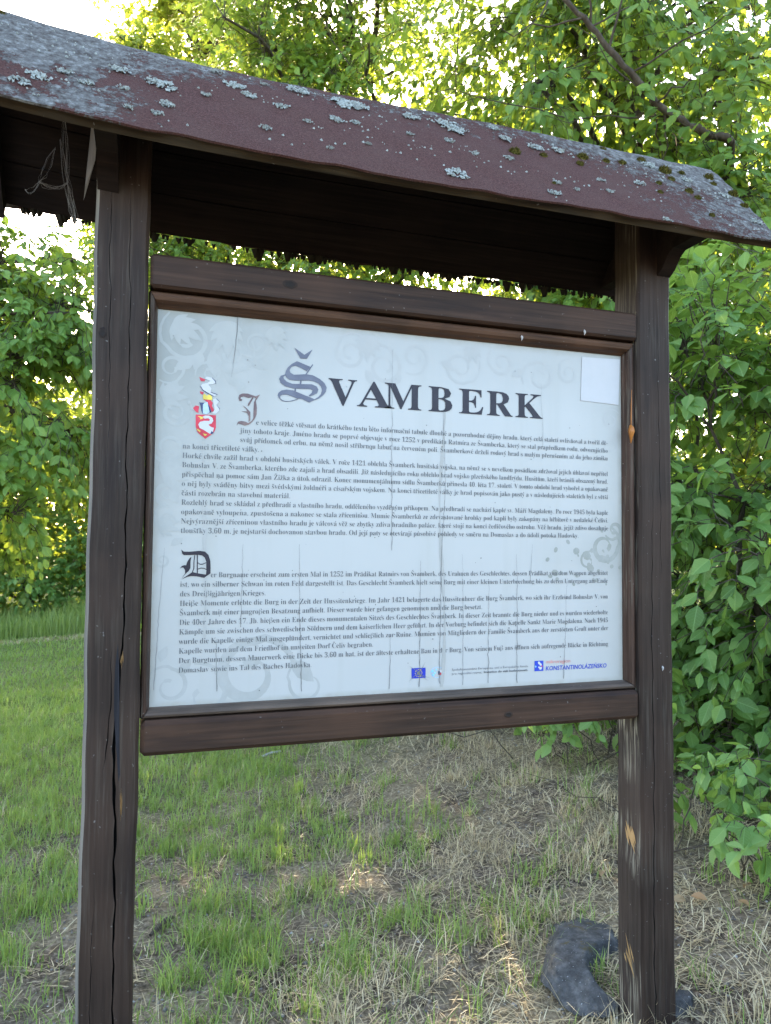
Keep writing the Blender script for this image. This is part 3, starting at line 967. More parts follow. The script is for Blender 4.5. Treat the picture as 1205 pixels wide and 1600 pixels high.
D = [[[57.2,322.7],[62.4,318.3],[74.5,318.3],[95.2,320.2],[105.7,318.5],[112.9,311.4],[117.0,298.8],[117.9,272.8],[105.0,263.5],[89.3,266.7],[78.0,267.2],[69.5,265.5],[58.4,260.2],[66.0,265.5],[80.5,275.6],[92.6,272.9],[108.4,270.2],[109.1,277.3],[108.7,297.0],[105.1,306.0],[99.8,310.4],[91.9,311.7],[62.6,311.0],[59.0,314.7]],[[78.1,307.7],[76.6,298.8],[76.4,283.7],[72.7,277.4],[66.7,272.1],[58.4,260.7],[65.9,273.0],[65.7,280.1],[62.2,285.0],[59.2,285.5],[55.0,282.8],[58.7,288.1],[63.0,289.9],[67.7,289.9],[69.7,297.0],[73.9,304.1]],[[83.7,310.8],[85.6,310.8],[84.4,298.8],[84.3,282.7],[81.4,275.2],[79.6,275.6],[82.5,282.7],[82.6,298.8]],[[89.0,311.7],[91.0,311.7],[91.8,272.9],[89.7,272.9]],[[91.3,296.1],[95.7,293.0],[101.0,293.0],[108.3,296.1],[108.4,294.3],[101.0,291.2],[95.8,291.2],[91.4,294.3]],[[91.6,282.7],[97.6,284.9],[103.7,284.5],[109.0,281.8],[109.1,280.0],[103.8,282.7],[97.7,283.2],[91.6,280.9]]]
J = [[[169.7,649.9],[171.4,656.4],[177.7,660.1],[188.7,660.9],[199.7,658.0],[207.0,656.2],[216.2,660.6],[210.8,651.8],[207.2,646.0],[209.7,631.2],[209.1,616.3],[205.1,605.9],[198.8,598.1],[192.5,593.1],[184.3,590.7],[176.1,593.0],[170.7,594.5],[166.7,589.7],[169.7,598.2],[176.0,600.4],[185.1,599.5],[191.5,596.7],[198.8,601.8],[202.3,608.5],[202.5,627.1],[203.1,642.9],[207.1,651.5],[201.6,653.9],[190.6,651.3],[180.6,653.9],[175.1,652.1],[174.3,648.3],[178.4,646.8],[176.2,643.8],[171.7,643.5]],[[200.6,654.8],[202.1,652.1],[192.7,634.8],[190.0,633.7],[189.9,637.4],[195.3,647.0]],[[178.2,634.7],[183.7,631.4],[189.2,627.1],[195.7,621.0],[196.0,603.4],[192.4,598.6],[192.2,611.6],[188.4,618.7],[175.7,621.6],[189.3,621.6],[186.5,626.9]]]
flat('blackletter_initial', S, INKB, 0.0012, 'blue-grey blackletter S with caron opening the title')
flat('blackletter_initial', D, INK, 0.0012, 'dark blackletter D before the German text')
flat('blackletter_initial', J, INKJ, 0.0012, 'brownish blackletter J before the Czech text')
shield = [[[81.0,608.3],[122.9,609.6],[123.4,582.2],[119.0,571.5],[101.9,557.4],[85.3,570.6],[81.5,583.5]],[[75.3,621.6],[80.6,627.6],[87.9,626.2],[86.3,613.8],[89.1,612.1],[81.8,613.5]],[[95.8,641.8],[110.4,641.9],[116.0,635.6],[114.3,629.8],[118.1,621.6],[119.1,616.9],[113.6,616.5],[108.8,629.5],[103.2,637.6]],[[86.7,689.2],[99.6,684.6],[97.8,680.7],[90.5,680.1]],[[88.7,658.7],[97.3,657.0],[94.7,651.1],[90.1,653.6]]]
white = [[[95.1,604.0],[100.1,607.2],[108.3,607.7],[115.7,603.4],[117.7,596.9],[114.1,591.1],[107.7,588.3],[111.5,584.3],[118.9,581.9],[117.2,571.4],[111.8,568.3],[98.9,576.0],[89.7,580.2],[86.8,587.6],[90.3,593.4],[98.5,595.8],[109.4,596.4],[110.7,599.8],[106.6,601.9],[99.3,600.5]],[[115.9,643.2],[123.2,645.6],[129.8,639.4],[123.5,632.3],[129.1,626.1],[130.1,620.4],[122.9,612.4],[114.6,612.8],[120.0,620.7],[117.9,632.0]],[[98.6,686.4],[102.2,690.9],[113.2,689.4],[121.7,679.6],[115.3,675.4],[106.2,673.7],[112.7,665.7],[111.0,659.9],[124.9,653.3],[117.6,649.0],[104.7,656.6],[93.6,661.4],[89.4,668.7],[93.4,674.6],[104.3,677.4],[109.7,682.5],[104.2,684.0]]]
yellow = [[[84.7,605.3],[95.6,604.1],[96.6,600.4],[89.4,598.1],[91.1,601.4]],[[85.2,578.1],[91.6,573.8],[90.8,570.9],[84.8,575.3]],[[96.3,569.3],[105.4,567.0],[100.9,563.0]],[[95.8,641.8],[95.2,649.3],[98.3,654.2],[103.0,649.8],[108.4,653.1],[114.0,648.7],[115.0,641.2]]]
steel = [[[95.1,632.3],[105.0,636.8],[110.0,615.4],[102.8,610.2],[95.5,611.6]]]
navy = [[[87.8,634.6],[98.7,634.4],[95.6,630.4],[95.5,609.7],[92.6,617.1],[91.1,626.4]],[[105.1,634.9],[108.9,627.6],[113.7,615.6],[110.0,613.5]]]
line = [[[89.4,669.6],[93.6,661.4],[101.9,656.4],[117.6,649.0],[117.6,650.4],[102.4,657.8],[94.5,662.5],[90.6,669.7]],[[113.2,689.9],[120.7,683.4],[122.2,676.8],[121.0,676.7],[119.6,682.3],[113.2,688.5]],[[111.0,658.9],[125.4,654.3],[124.9,652.8],[111.1,657.5]],[[114.4,575.0],[119.0,571.5],[115.4,568.5],[111.8,568.8]],[[123.2,645.6],[130.2,639.4],[129.3,638.9],[122.8,644.4]],[[122.5,632.3],[130.0,625.2],[130.6,620.5],[128.7,625.1]]]
flat('shield', shield[:1], RED, 0.0010, 'red shield of the coat of arms')
for q in shield[1:3]: flat('mantling', [q], RED, 0.0010)
for q in shield[3:]: flat('beak', [q], RED, 0.0010)
flat('swan', white[:1], WHITE, 0.0013, 'white swan on the red shield')
flat('mantling', white[1:2], WHITE, 0.0013, 'white mantling')
flat('swan', white[2:], WHITE, 0.0013, 'white swan standing on the crown')
for q, nm in zip(yellow, ('beak', 'foot', 'foot', 'crown')): flat(nm, [q], YEL, 0.0015)
flat('helmet', steel, STEEL, 0.0015, 'pale blue helmet of the coat of arms')
tag(flat('outline', navy + line, NAVY, 0.0017), kind='stuff')


def star(cx, cz, r):
    return [(cx + (r if k % 2 == 0 else r * .4) * math.sin(k * math.pi / 5), cz + (r if k % 2 == 0 else r * .4) * math.cos(k * math.pi / 5)) for k in range(10)]


flat('union_flag', [[(571.3, 54.1), (605.7, 53.9), (605.8, 30.7), (571.5, 30.4)]], EUB, 0.0010, 'blue flag emblem with a ring of yellow stars')
flat('union_stars', [star(588.6 + 8.2 * math.sin(k * math.pi / 6), 42.3 + 8.2 * math.cos(k * math.pi / 6), 1.7) for k in range(12)], YEL, 0.0013)
flat('impact_mark', [blob(588.5, 42.2, 4.6, 9)] + [ribbon([(588.5, 42, 1.0), (588.5 + 14 * math.cos(a), 42 + 14 * math.sin(a), 0.7), (588.5 + 30 * math.cos(a + .1), 42 + 30 * math.sin(a + .1), 0.1)], 1.6)[k] for a in (-0.75, -0.5, -2.6, 2.4, 0.9) for k in (0, 1)], CRK, 0.0016)
ov = [(634.8 + 16.3 * math.cos(i * math.pi / 14), 42.2 + 11.8 * math.sin(i * math.pi / 14), 0.7) for i in range(29)]
flat('oval_emblem', ribbon(ov, 1.0) + [blob(623, 45, 3.2), blob(629, 41, 2.6), blob(625, 37, 2.8), blob(632, 48, 2.2)], CYAN, 0.0010, 'pale blue oval emblem with a small national flag')
flat('flag_white', [[(638, 46.3), (652, 46.3), (652, 41), (642, 41)]], WHITE, 0.0010)
flat('flag_red', [[(641.5, 41), (652, 41), (652, 35.8), (637.5, 36)]], RED, 0.0012)
flat('flag_blue', [[(637.4, 46.3), (643.5, 41), (637.4, 36)]], NAVY, 0.0014)
ET = []
idt = lambda c: c
p, wd = layout("Spolufinancováno Evropskou unií z Evropského fondu", -0.004, idt); ET += place(p, wd, 670.8, 43.8, 871, 7.6)
p, wd = layout("pro regionální rozvoj.", -0.004, idt); ET += place(p, wd, 670.8, 34.4, 749, 7.6)
p, wd = layout("Investice do vaší budoucnosti.", 0.02, idt); ET += place(p, wd, 753, 34.6, 871, 7.6)
flat('funding_lettering', ET, INKT, 0.0012)
flat('region_emblem', [[(888.9, 57.7), (912.9, 57.5), (912.9, 33.0), (888.4, 32.8)]], LOGOB, 0.0010, 'blue square region emblem with white spots')
flat('region_emblem_spots', [blob(901, 52.5, 3.2, 10, 1.2, -.7), blob(905, 48.5, 3.0, 10, 1.2, -.7), blob(905, 39.5, 3.4, 10, 1.2, .5), blob(900.5, 42, 2.2)], WHITE, 0.0013)
flat('region_emblem_red', [blob(908.6, 44.5, 2.0)], RED, 0.0014)
flat('region_emblem_cyan', [blob(891.5, 44, 2.2)], CYAN, 0.0014)
p, wd = layout("mikroregion", 0.0, idt); flat('region_lettering', place(p, wd, 919.5, 50.2, 988, 12.5, 0.2), REDT, 0.0012, 'pale red lettering mikroregion')
p, wd = layout("KONSTANTINOLÁZEŇSKO", 0.012, idt); flat('region_lettering', place(p, wd, 918.6, 33.3, 1092, 15.0, 0.12), LOGOB, 0.0012, 'blue lettering KONSTANTINOLÁZEŇSKO')
# blank square sticker in the upper right corner
b = MB(); b.add([(1.0242, -.0006, .8140), (1.1363, -.0006, .8172), (1.1316, -.0006, .6990), (1.0200, -.0006, .7029), (1.0242, -.0016, .8140), (1.1363, -.0016, .8172), (1.1316, -.0016, .6990), (1.0200, -.0016, .7029)],
                [(4, 5, 6, 7), (0, 1, 5, 4), (1, 2, 6, 5), (2, 3, 7, 6), (3, 0, 4, 7)])
b.build('sticker', STICK, panel)

# cracks in the laminate: dark hairlines with a thickening wobble
cracks = [[[23.4, 326.0], [14.8, 188.7], [8.0, 34.6]], [[165.8, 831.2], [161.5, 763.5], [154.6, 693.1]], [[185.0, 335.3], [183.7, 253.2], [182.6, 157.9]], [[307.5, 336.2], [309.6, 182.3], [316.1, 15.5]], [[130.9, 132.4], [133.2, 78.8], [135.5, 25.2]], [[519.0, 789.2], [519.3, 558.5], [521.2, 323.4]], [[519.7, 134.4], [518.8, 62.2], [517.7, 10.5]], [[591.7, 300.1], [591.0, 161.6], [590.5, 11.1]], [[645.9, 655.7], [653.3, 474.3], [644.4, 324.0], [641.9, 175.2], [639.5, 15.9]], [[696.6, 315.2], [698.8, 159.0], [699.3, 9.9]], [[766.6, 251.5], [765.2, 127.1], [763.8, 11.1]], [[840.0, 315.8], [841.7, 170.9], [840.0, 7.3]], [[881.8, 340.9], [880.0, 294.1], [876.5, 250.7]], [[977.9, 249.9], [973.9, 121.0], [968.2, 11.8]], [[907.1, 736.6], [910.5, 649.1], [912.2, 577.7]]]
wid = [0.9, 1.5, 1.0, 1.4, 1.7, 1.1, 1.2, 1.6, 1.4, 1.0, 1.2, 1.4, 0.9, 1.1, 0.7]
for k, (c, wc) in enumerate(zip(cracks, wid)):
    c = [(x, min(z, 826)) for x, z in c]
    zs_ = np.linspace(c[0][1], c[-1][1], max(8, int((c[0][1] - c[-1][1]) / 9)))
    xs_ = np.interp(-zs_, [-q[1] for q in c], [q[0] for q in c])
    pts = []
    for i, (x, z) in enumerate(zip(xs_, zs_)):
        t = i / (len(zs_) - 1)
        pts.append((x + random.gauss(0, 0.7), z, wc * (0.3 + 0.9 * t * random.uniform(.6, 1.3)) if k != 1 else wc * (1.2 - t)))
    flat('crack', ribbon(pts, 1.0), CRK, 0.0018)
pts = [(646 + 7 * math.sin(z / 90) + random.gauss(0, .6), z, 6 + 3 * math.sin(z / 37)) for z in np.linspace(650, 8, 50)]
flat('stain', ribbon(pts, 1.0), STAIN, 0.0008)
pts = [(103 + 5 * math.sin(z / 120) + random.gauss(0, .5), z, 5 + 2 * math.sin(z / 47)) for z in np.linspace(560, 130, 36)]
flat('stain', ribbon(pts, 1.0), STAIN, 0.0008)
flat('stain', [blob(random.uniform(20, 1120), random.uniform(20, 810), random.uniform(.6, 1.6), 6) for k in range(70)], CRK, 0.0016)

# ------------------------------------------------------------------ roof
RL, RR = -0.352, 1.447
EY0, EZ = -0.213, 1.085
RY, RZ = 0.012, 1.372
EY1 = 0.2375
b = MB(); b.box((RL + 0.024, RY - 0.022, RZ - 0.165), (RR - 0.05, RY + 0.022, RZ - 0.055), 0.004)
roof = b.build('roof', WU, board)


def slope_frame(front):
    e = np.array([0, EY0 if front else EY1, EZ]); r = np.array([0, RY, RZ])
    u = r - e; L = np.linalg.norm(u); u /= L
    nn = np.array([0, -u[2], u[1]]) if front else np.array([0, u[2], -u[1]])
    return e, u, nn, L


def felt(front):
    e, u, nn, L = slope_frame(front)
    nx, ns = 90, 14
    v = []
    for k in (0, 1):
        for i in range(nx + 1):
            x = RL + (RR - RL) * i / nx
            wob = 0.004 * math.sin(x * 7 + 1) + 0.0025 * math.sin(x * 23) + 0.0015 * math.sin(x * 61)
            for j in range(ns + 1):
                s = L * j / ns
                if j == 0: s = -0.008 + wob
                h = (0.0045 if k else 0.0) + 0.0018 * math.sin(x * 5 + j * .7) * (j / ns) + 0.0008 * math.sin(x * 41 + j)
                xx = x + (0.004 * math.sin(j * 2.1) if i in (0, nx) else 0)
                v.append(np.array([xx, 0, 0]) + e + u * s + nn * h)
    N = (nx + 1) * (ns + 1)
    f = []
    for k in (0, 1):
        for i in range(nx):
            for j in range(ns):
                a = k * N + i * (ns + 1) + j
                q = (a, a + ns + 1, a + ns + 2, a + 1)
                f.append(q if k else q[::-1])
    for i in range(nx):
        a = i * (ns + 1); f.append((a, a + ns + 1, N + a + ns + 1, N + a))
        a += ns; f.append((a + ns + 1, a, N + a, N + a + ns + 1))
    for j in range(ns):
        f.append((j + 1, j, N + j, N + j + 1)); a = nx * (ns + 1) + j; f.append((a, a + 1, N + a + 1, N + a))
    return mesh_obj('roof_felt', np.array(v), f, FELT, roof, smooth=False)


felt(True); felt(False)
WE = wood('eave_edge_wood', 0, (0.018, 0.014, 0.009), (0.045, 0.034, 0.021), (0.085, 0.066, 0.04), rough=0.9)
for front in (True, False):
    e, u, nn, L = slope_frame(front)
    npl = 4
    for k in range(npl):
        s0 = L * k / npl + (0.0008 if k else 0.0); s1 = L * (k + 1) / npl - 0.0016
        if k == npl - 1: s1 -= 0.02
        th = 0.020 + 0.0012 * ((k * 7) % 3)
        x0, x1 = RL + 0.008 + 0.003 * k, RR - 0.008 - 0.003 * ((k * 2) % 3)
        segs = 20
        v = []; f = []
        for i in range(segs + 1):
            x = x0 + (x1 - x0) * i / segs
            wv = 0.002 * math.sin(x * 9 + k) if k == 0 else 0
            for (s, h) in ((s0 + wv, -0.001), (s1, -0.001), (s1, -th), (s0 + wv, -th)):
                v.append(np.array([x, 0, 0]) + e + u * s + nn * h)
        for i in range(segs):
            for q in range(4):
                f.append((i * 4 + q, i * 4 + (q + 1) % 4, (i + 1) * 4 + (q + 1) % 4, (i + 1) * 4 + q))
        f += [(3, 2, 1, 0), (segs * 4, segs * 4 + 1, segs * 4 + 2, segs * 4 + 3)]
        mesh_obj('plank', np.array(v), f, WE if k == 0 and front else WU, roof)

# brackets carrying the roof on both sides of each post head
eF, uF, nF, LF = slope_frame(True)
for (x0, x1) in ((PX[0][0] + 0.002, PX[0][0] + 0.042), (PX[1][1] - 0.042, PX[1][1] - 0.002)):
    for sgn, yf, ey in ((1, YF - 0.0005, EY0), (-1, YB + 0.0005, EY1)):
        if sgn > 0:
            yz = [(yf, 1.035), (yf - 0.02, 1.048), (yf - 0.042, 1.075), (yf - 0.06, 1.085), (-0.185, 1.0845), (-0.180, 1.0975), (yf, 1.272)]
        else:
            yz = [(yf, 1.035), (yf + 0.02, 1.048), (yf + 0.042, 1.075), (yf + 0.06, 1.085), (0.212, 1.0845), (0.206, 1.0975), (yf, 1.27)]
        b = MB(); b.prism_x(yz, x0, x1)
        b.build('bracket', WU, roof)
# bargeboard on the near gable, back half, and its front half
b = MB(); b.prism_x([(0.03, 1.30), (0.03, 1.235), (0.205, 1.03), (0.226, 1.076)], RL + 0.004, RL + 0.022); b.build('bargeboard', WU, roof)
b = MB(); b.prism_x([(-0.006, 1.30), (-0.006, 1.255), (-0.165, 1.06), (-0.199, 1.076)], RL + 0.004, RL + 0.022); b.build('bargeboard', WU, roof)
# pale wedge shaped to stand for a sliver of light beside the near post head
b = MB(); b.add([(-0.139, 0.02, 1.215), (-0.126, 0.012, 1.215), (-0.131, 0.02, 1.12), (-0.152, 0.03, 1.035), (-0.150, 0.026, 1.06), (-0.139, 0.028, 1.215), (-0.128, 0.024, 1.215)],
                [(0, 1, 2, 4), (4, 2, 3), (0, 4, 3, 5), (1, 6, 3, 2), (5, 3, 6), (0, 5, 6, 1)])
b.build('light_sliver', PALE, roof)

LICH = [(-0.083, 0.226, 0.0145), (-0.0, 0.2, 0.0205), (-0.019, 0.207, 0.0117), (0.144, 0.282, 0.0165), (0.173, 0.245, 0.0135), (0.008, 0.114, 0.0117), (-0.011, 0.062, 0.0102), (-0.074, 0.142, 0.0087), (-0.063, 0.059, 0.0087), (0.241, 0.221, 0.0121), (0.212, 0.323, 0.0076), (0.288, 0.329, 0.0183), (0.395, 0.306, 0.0232), (0.425, 0.306, 0.0186), (0.355, 0.207, 0.0139), (0.402, 0.211, 0.0093), (0.197, 0.099, 0.0091), (0.549, 0.306, 0.0158), (0.639, 0.309, 0.0191), (0.66, 0.283, 0.0192), (0.596, 0.044, 0.0208), (0.621, 0.21, 0.0096), (0.761, 0.176, 0.0097), (0.792, 0.289, 0.0146), (0.775, 0.342, 0.0129), (0.83, 0.037, 0.0115), (0.859, 0.091, 0.0082), (0.995, 0.149, 0.0083), (0.997, 0.097, 0.0083), (1.119, 0.174, 0.0118), (1.109, -0.001, 0.0101), (1.205, 0.303, 0.0168), (0.865, 0.272, 0.0147), (0.93, 0.28, 0.0131), (0.902, 0.075, 0.0066), (0.527, 0.205, 0.0079), (0.113, 0.336, 0.0104), (0.081, 0.201, 0.0089), (0.29, 0.169, 0.0076), (1.3, 0.255, 0.0136), (0.672, 0.165, 0.008), (0.413, 0.112, 0.0062), (1.391, 0.199, 0.0137), (1.418, 0.077, 0.0139), (0.323, 0.059, 0.0062), (-0.219, 0.1, 0.0169), (-0.246, 0.058, 0.014), (-0.18, 0.15, 0.0128), (-0.139, 0.125, 0.0114)]
MOSS = [(0.792, 0.22, 0.0146), (0.874, 0.234, 0.0098), (0.995, 0.269, 0.0149), (0.972, 0.227, 0.0099), (1.066, 0.274, 0.01), (1.117, 0.282, 0.0117), (1.193, 0.321, 0.0134), (1.246, 0.282, 0.0186), (1.246, 0.24, 0.0102), (1.189, 0.201, 0.0084), (1.301, 0.287, 0.0119), (1.396, 0.298, 0.0154), (1.389, 0.26, 0.0103), (1.43, 0.219, 0.015), (1.272, 0.185, 0.0119), (1.281, 0.154, 0.0102), (1.43, 0.159, 0.0119), (1.277, 0.068, 0.0086), (1.166, 0.147, 0.0084), (1.088, 0.347, 0.01), (0.849, 0.088, 0.0066), (-0.305, 0.168, 0.012), (-0.318, 0.142, 0.017), (-0.30, 0.10, 0.008), (-0.325, 0.085, 0.013), (-0.33, 0.05, 0.016), (-0.335, 0.315, 0.014), (-0.31, 0.352, 0.009), (-0.33, 0.25, 0.018), (-0.315, 0.215, 0.010), (-0.338, 0.20, 0.014)]


def rosette(x, s, r):
    """leafy lichen: overlapping curled lobes"""
    b = MB()
    nl = int(14 + r * 1400)
    for k in range(nl):
        a = random.random() * 6.28; rr = r * math.sqrt(random.random()) * (0.75 + 0.5 * random.random())
        cx, cs = x + rr * math.cos(a) * 1.15, s + rr * math.sin(a) * 0.85
        lr = r * random.uniform(0.14, 0.34)
        m = 6
        a0 = random.random() * 6
        ring = []
        for q in range(m):
            aa = a0 + q * 6.283 / m
            l2 = lr * random.uniform(.6, 1.15)
            hh = 0.0045 + 0.003 * random.random() + 0.0025 * (q % 2)
            ring.append(np.array([cx + l2 * math.cos(aa), 0, 0]) + eF + uF * (cs + l2 * math.sin(aa)) + nF * hh)
        ctr = np.array([cx, 0, 0]) + eF + uF * cs + nF * (0.0055 + 0.005 * random.random())
        b.add(ring + [ctr], [(q, (q + 1) % m, m) for q in range(m)])
    return b.build('lichen', LICH_M, roof)


for x, s, r in LICH: rosette(x, s, r * 1.12)
# fine scatter of small crumbs of lichen, uncountable
b = MB()
for k in range(700):
    x = random.uniform(RL + .02, RR - .02); s = random.random() ** 0.7 * (LF - 0.02)
    d = n2([x], [s * 2], 0.12, 9)[0] + (0.15 if x < 0.05 or x > 1.0 else 0)
    if d < 0.5: continue
    r = random.uniform(.0012, .0042)
    p = np.array([x, 0, 0]) + eF + uF * s
    ring = [p + np.array([r * random.uniform(.6, 1.2) * math.cos(q * 1.257), 0, 0]) + uF * r * random.uniform(.6, 1.2) * math.sin(q * 1.257) + nF * 0.0046 for q in range(5)]
    b.add(ring + [p + nF * (0.0058 + r * .6)], [(q, (q + 1) % 5, 5) for q in range(5)])
tag(b.build('lichen_crumbs', LICH_M, roof), kind='stuff')


def cushion(x, s, r):
    b = MB()
    c = np.array([x, 0, 0]) + eF + uF * s + nF * 0.004
    for k in range(150):
        a = random.random() * 6.28; q = math.sqrt(random.random())
        p = c + np.array([math.cos(a) * r * q, 0, 0]) + uF * math.sin(a) * r * q * .8 + nF * r * .55 * (1 - q * q)
        d = nF * .7 + np.array([math.cos(a) * q, random.uniform(-.3, .3), .4]) * .6
        d /= np.linalg.norm(d); l = r * random.uniform(.25, .5); w_ = r * .09
        sd = np.cross(d, np.array([random.random() - .5, random.random() - .5, random.random() - .5])); sd /= np.linalg.norm(sd)
        b.add([p - sd * w_ - nF * .002, p + sd * w_ - nF * .002, p + d * l], [(0, 1, 2)])
    m = 8
    ring = [c + np.array([math.cos(i * 6.283 / m) * r, 0, 0]) + uF * math.sin(i * 6.283 / m) * r * .8 for i in range(m)]
    b.add(ring + [c + nF * r * .6], [(i, (i + 1) % m, m) for i in range(m)])
    o = mesh_obj('moss_cushion', b.v, b.f, MOSS_M, roof)
    return o


for x, s, r in MOSS: cushion(x, s, r)
# ragged dark moss hanging from the back eave
b = MB()
for k in range(260):
    x = random.uniform(RL + .03, RR - .05)
    big = random.random() < 0.1
    r = random.uniform(.008, .016) if big else random.uniform(.003, .007)
    y, z = EY1 - 0.006 + random.uniform(-.008, .006), EZ - 0.014
    ln = r * random.uniform(.9, 1.7)
    b.add([(x - r, y, z + .004), (x + r, y, z + .004), (x + r * .4, y, z - ln), (x - r * .3, y + .003, z - ln * 1.1), (x, y - r, z)],
          [(0, 1, 2, 3), (0, 4, 3), (1, 4, 0), (2, 4, 1), (3, 4, 2)])
tag(mesh_obj('hanging_moss', b.v, b.f, MOSSD, roof), kind='stuff')

# the near end of the roof has warped upwards with age
def warp(o):
    me = o.data; n = len(me.vertices)
    co = np.empty(n * 3, dtype=np.float32); me.vertices.foreach_get('co', co); co = co.reshape(-1, 3)
    co[:, 2] += .030 * (np.clip(.25 - co[:, 0], 0, None) / .6) ** 2
    me.vertices.foreach_set('co', co.ravel()); me.update()
    for c in o.children: warp(c)


warp(roof)
# cobweb with caught dust under the near gable
cw = MB()
rr_ = random.Random(3)
A = np.array([-0.195, 0.03, 1.23]); B_ = np.array([-0.185, 0.04, 1.085]); C_ = np.array([-0.235, 0.02, 1.07]); D_ = np.array([-0.165, 0.05, 1.0])
for p, q, nst in ((A, B_, 8), (B_, C_, 9), (B_, D_, 8), (C_, np.array([-0.21, 0.03, 1.15]), 4), (np.array([-0.20, 0.03, 1.17]), D_, 5), (C_, np.array([-0.262, 0.02, 1.05]), 3), (A, np.array([-0.17, 0.0, 1.29]), 3)):
    for k in range(nst):
        t = np.linspace(0, 1, 7)[:, None]
        o1 = np.array([rr_.gauss(0, .004), rr_.gauss(0, .004), rr_.gauss(0, .003)])
        pts = p * (1 - t) + q * t + o1 * np.sin(t * 3.14) + np.array([0, 0, -0.012]) * np.sin(t * 3.14)
        pts = pts + np.array([[rr_.gauss(0, .0012) for _ in range(3)] for _ in range(7)])
        cw.tube(pts, [rr_.uniform(.00008, .0004) for _ in range(7)], 4)
web = cw.build('cobweb', plain('dusty_web', (0.22, 0.21, 0.20), 0.9))
recentre(web)
tag(web, 'dusty grey cobweb hanging under the left gable of the roof', 'cobweb')
# insect cocoons, small pale specks on the wood
for (x, y, z, r) in ((1.008, YF - 0.002, 0.865, .0032), (0.84, -0.026, 0.838, .003), (1.232, YF - 0.001, 0.03, .003)):
    b = MB(); b.tube([(x, y, z + r * 2.2), (x, y - .001, z + r), (x + .001, y - .001, z), (x, y, z - r * 2)], [r * .3, r, r * .9, r * .2], 6)
    b.build('cocoon', PALE, board, smooth=True)

# ------------------------------------------------------------------ foliage machinery
# leaf shapes: base at origin, tip along +x, normal +z
LEAF12_V = np.array([(0, 0, 0), (.22, .21, .045), (.22, 0, 0), (.22, -.21, .045), (.5, .31, .055), (.5, 0, -.01), (.5, -.31, .055), (.78, .19, .01), (.78, 0, -.04), (.78, -.19, .01), (1, 0, -.11)])
LEAF12_F = np.array([(0, 2, 1), (0, 3, 2), (1, 2, 5), (1, 5, 4), (2, 3, 6), (2, 6, 5), (4, 5, 8), (4, 8, 7), (5, 6, 9), (5, 9, 8), (7, 8, 10), (8, 9, 10)])
LEAF4_V = np.array([(0, 0, 0), (.42, .30, .06), (.45, 0, -.01), (.42, -.30, .06), (1, 0, -.08)])
LEAF4_F = np.array([(0, 2, 1), (0, 3, 2), (1, 2, 4), (2, 3, 4)])
LEAF2_V = np.array([(0, 0, 0), (.45, .33, .05), (.45, -.33, .05), (1, 0, -.05)])
LEAF2_F = np.array([(0, 3, 1), (0, 2, 3)])


def unit(v): return v / (np.linalg.norm(v, axis=-1, keepdims=True) + 1e-9)


def leaf_frames(d, nrm):
    x = unit(d); z = unit(nrm - (nrm * x).sum(-1, keepdims=True) * x); y = np.cross(z, x)
    return np.stack([x, y, z], axis=-1)      # columns


def leaves_mesh(name, P, F, S, T, V, FC, mat, parent):
    n, k = len(P), len(V)
    v = np.einsum('nij,kj->nki', F, V) * S[:, None, None] + P[:, None, :]
    f = (FC[None] + (np.arange(n) * k)[:, None, None]).reshape(-1, 3)
    o = mesh_obj(name, v.reshape(-1, 3), f, mat, parent, tint=np.repeat(T, len(FC)))
    if k == 11:
        a = o.data.attributes.new('leaf_uv', 'FLOAT_VECTOR', 'POINT')
        a.data.foreach_set('vector', np.tile(np.stack([V[:, 0], V[:, 1], np.ones(k)], 1), (n, 1)).astype(np.float32).ravel())
    return o


LEAF_MESH = {}


def leaf_data(mat, q):
    key = (mat.name, q)
    if key not in LEAF_MESH:
        me = bpy.data.meshes.new('leaf')
        vv = LEAF12_V.copy(); r = np.random.default_rng(q)
        vv[:, 1] *= r.uniform(.8, 1.15); vv[:, 2] *= r.uniform(.3, 1.6)
        vv[:, 2] += r.uniform(-.12, .05) * vv[:, 0] ** 2
        me.from_pydata(vv.tolist(), [], LEAF12_F.tolist()); me.update()
        a = me.attributes.new('tint', 'FLOAT', 'FACE')
        a.data.foreach_set('value', np.full(len(LEAF12_F), (q + 0.5) / 8, dtype=np.float32))
        a = me.attributes.new('leaf_uv', 'FLOAT_VECTOR', 'POINT')
        a.data.foreach_set('vector', np.stack([LEAF12_V[:, 0], LEAF12_V[:, 1], np.ones(11)], 1).astype(np.float32).ravel())
        me.materials.append(mat)
        LEAF_MESH[key] = me
    return LEAF_MESH[key]


BOARD_RECT = [(110, 380, 1058, 1192), (110, 0, 235, 1600), (962, 300, 1058, 1600)]


def behind_board(px, py):
    m = np.zeros(len(px), bool)
    for a, b_, c, d in BOARD_RECT: m |= (px > a) & (px < c) & (py > b_) & (py < d)
    roofm = (py > 22 + px * 0.22) & (py < 330 + px * 0.115) & (px < 1205)
    return m | roofm


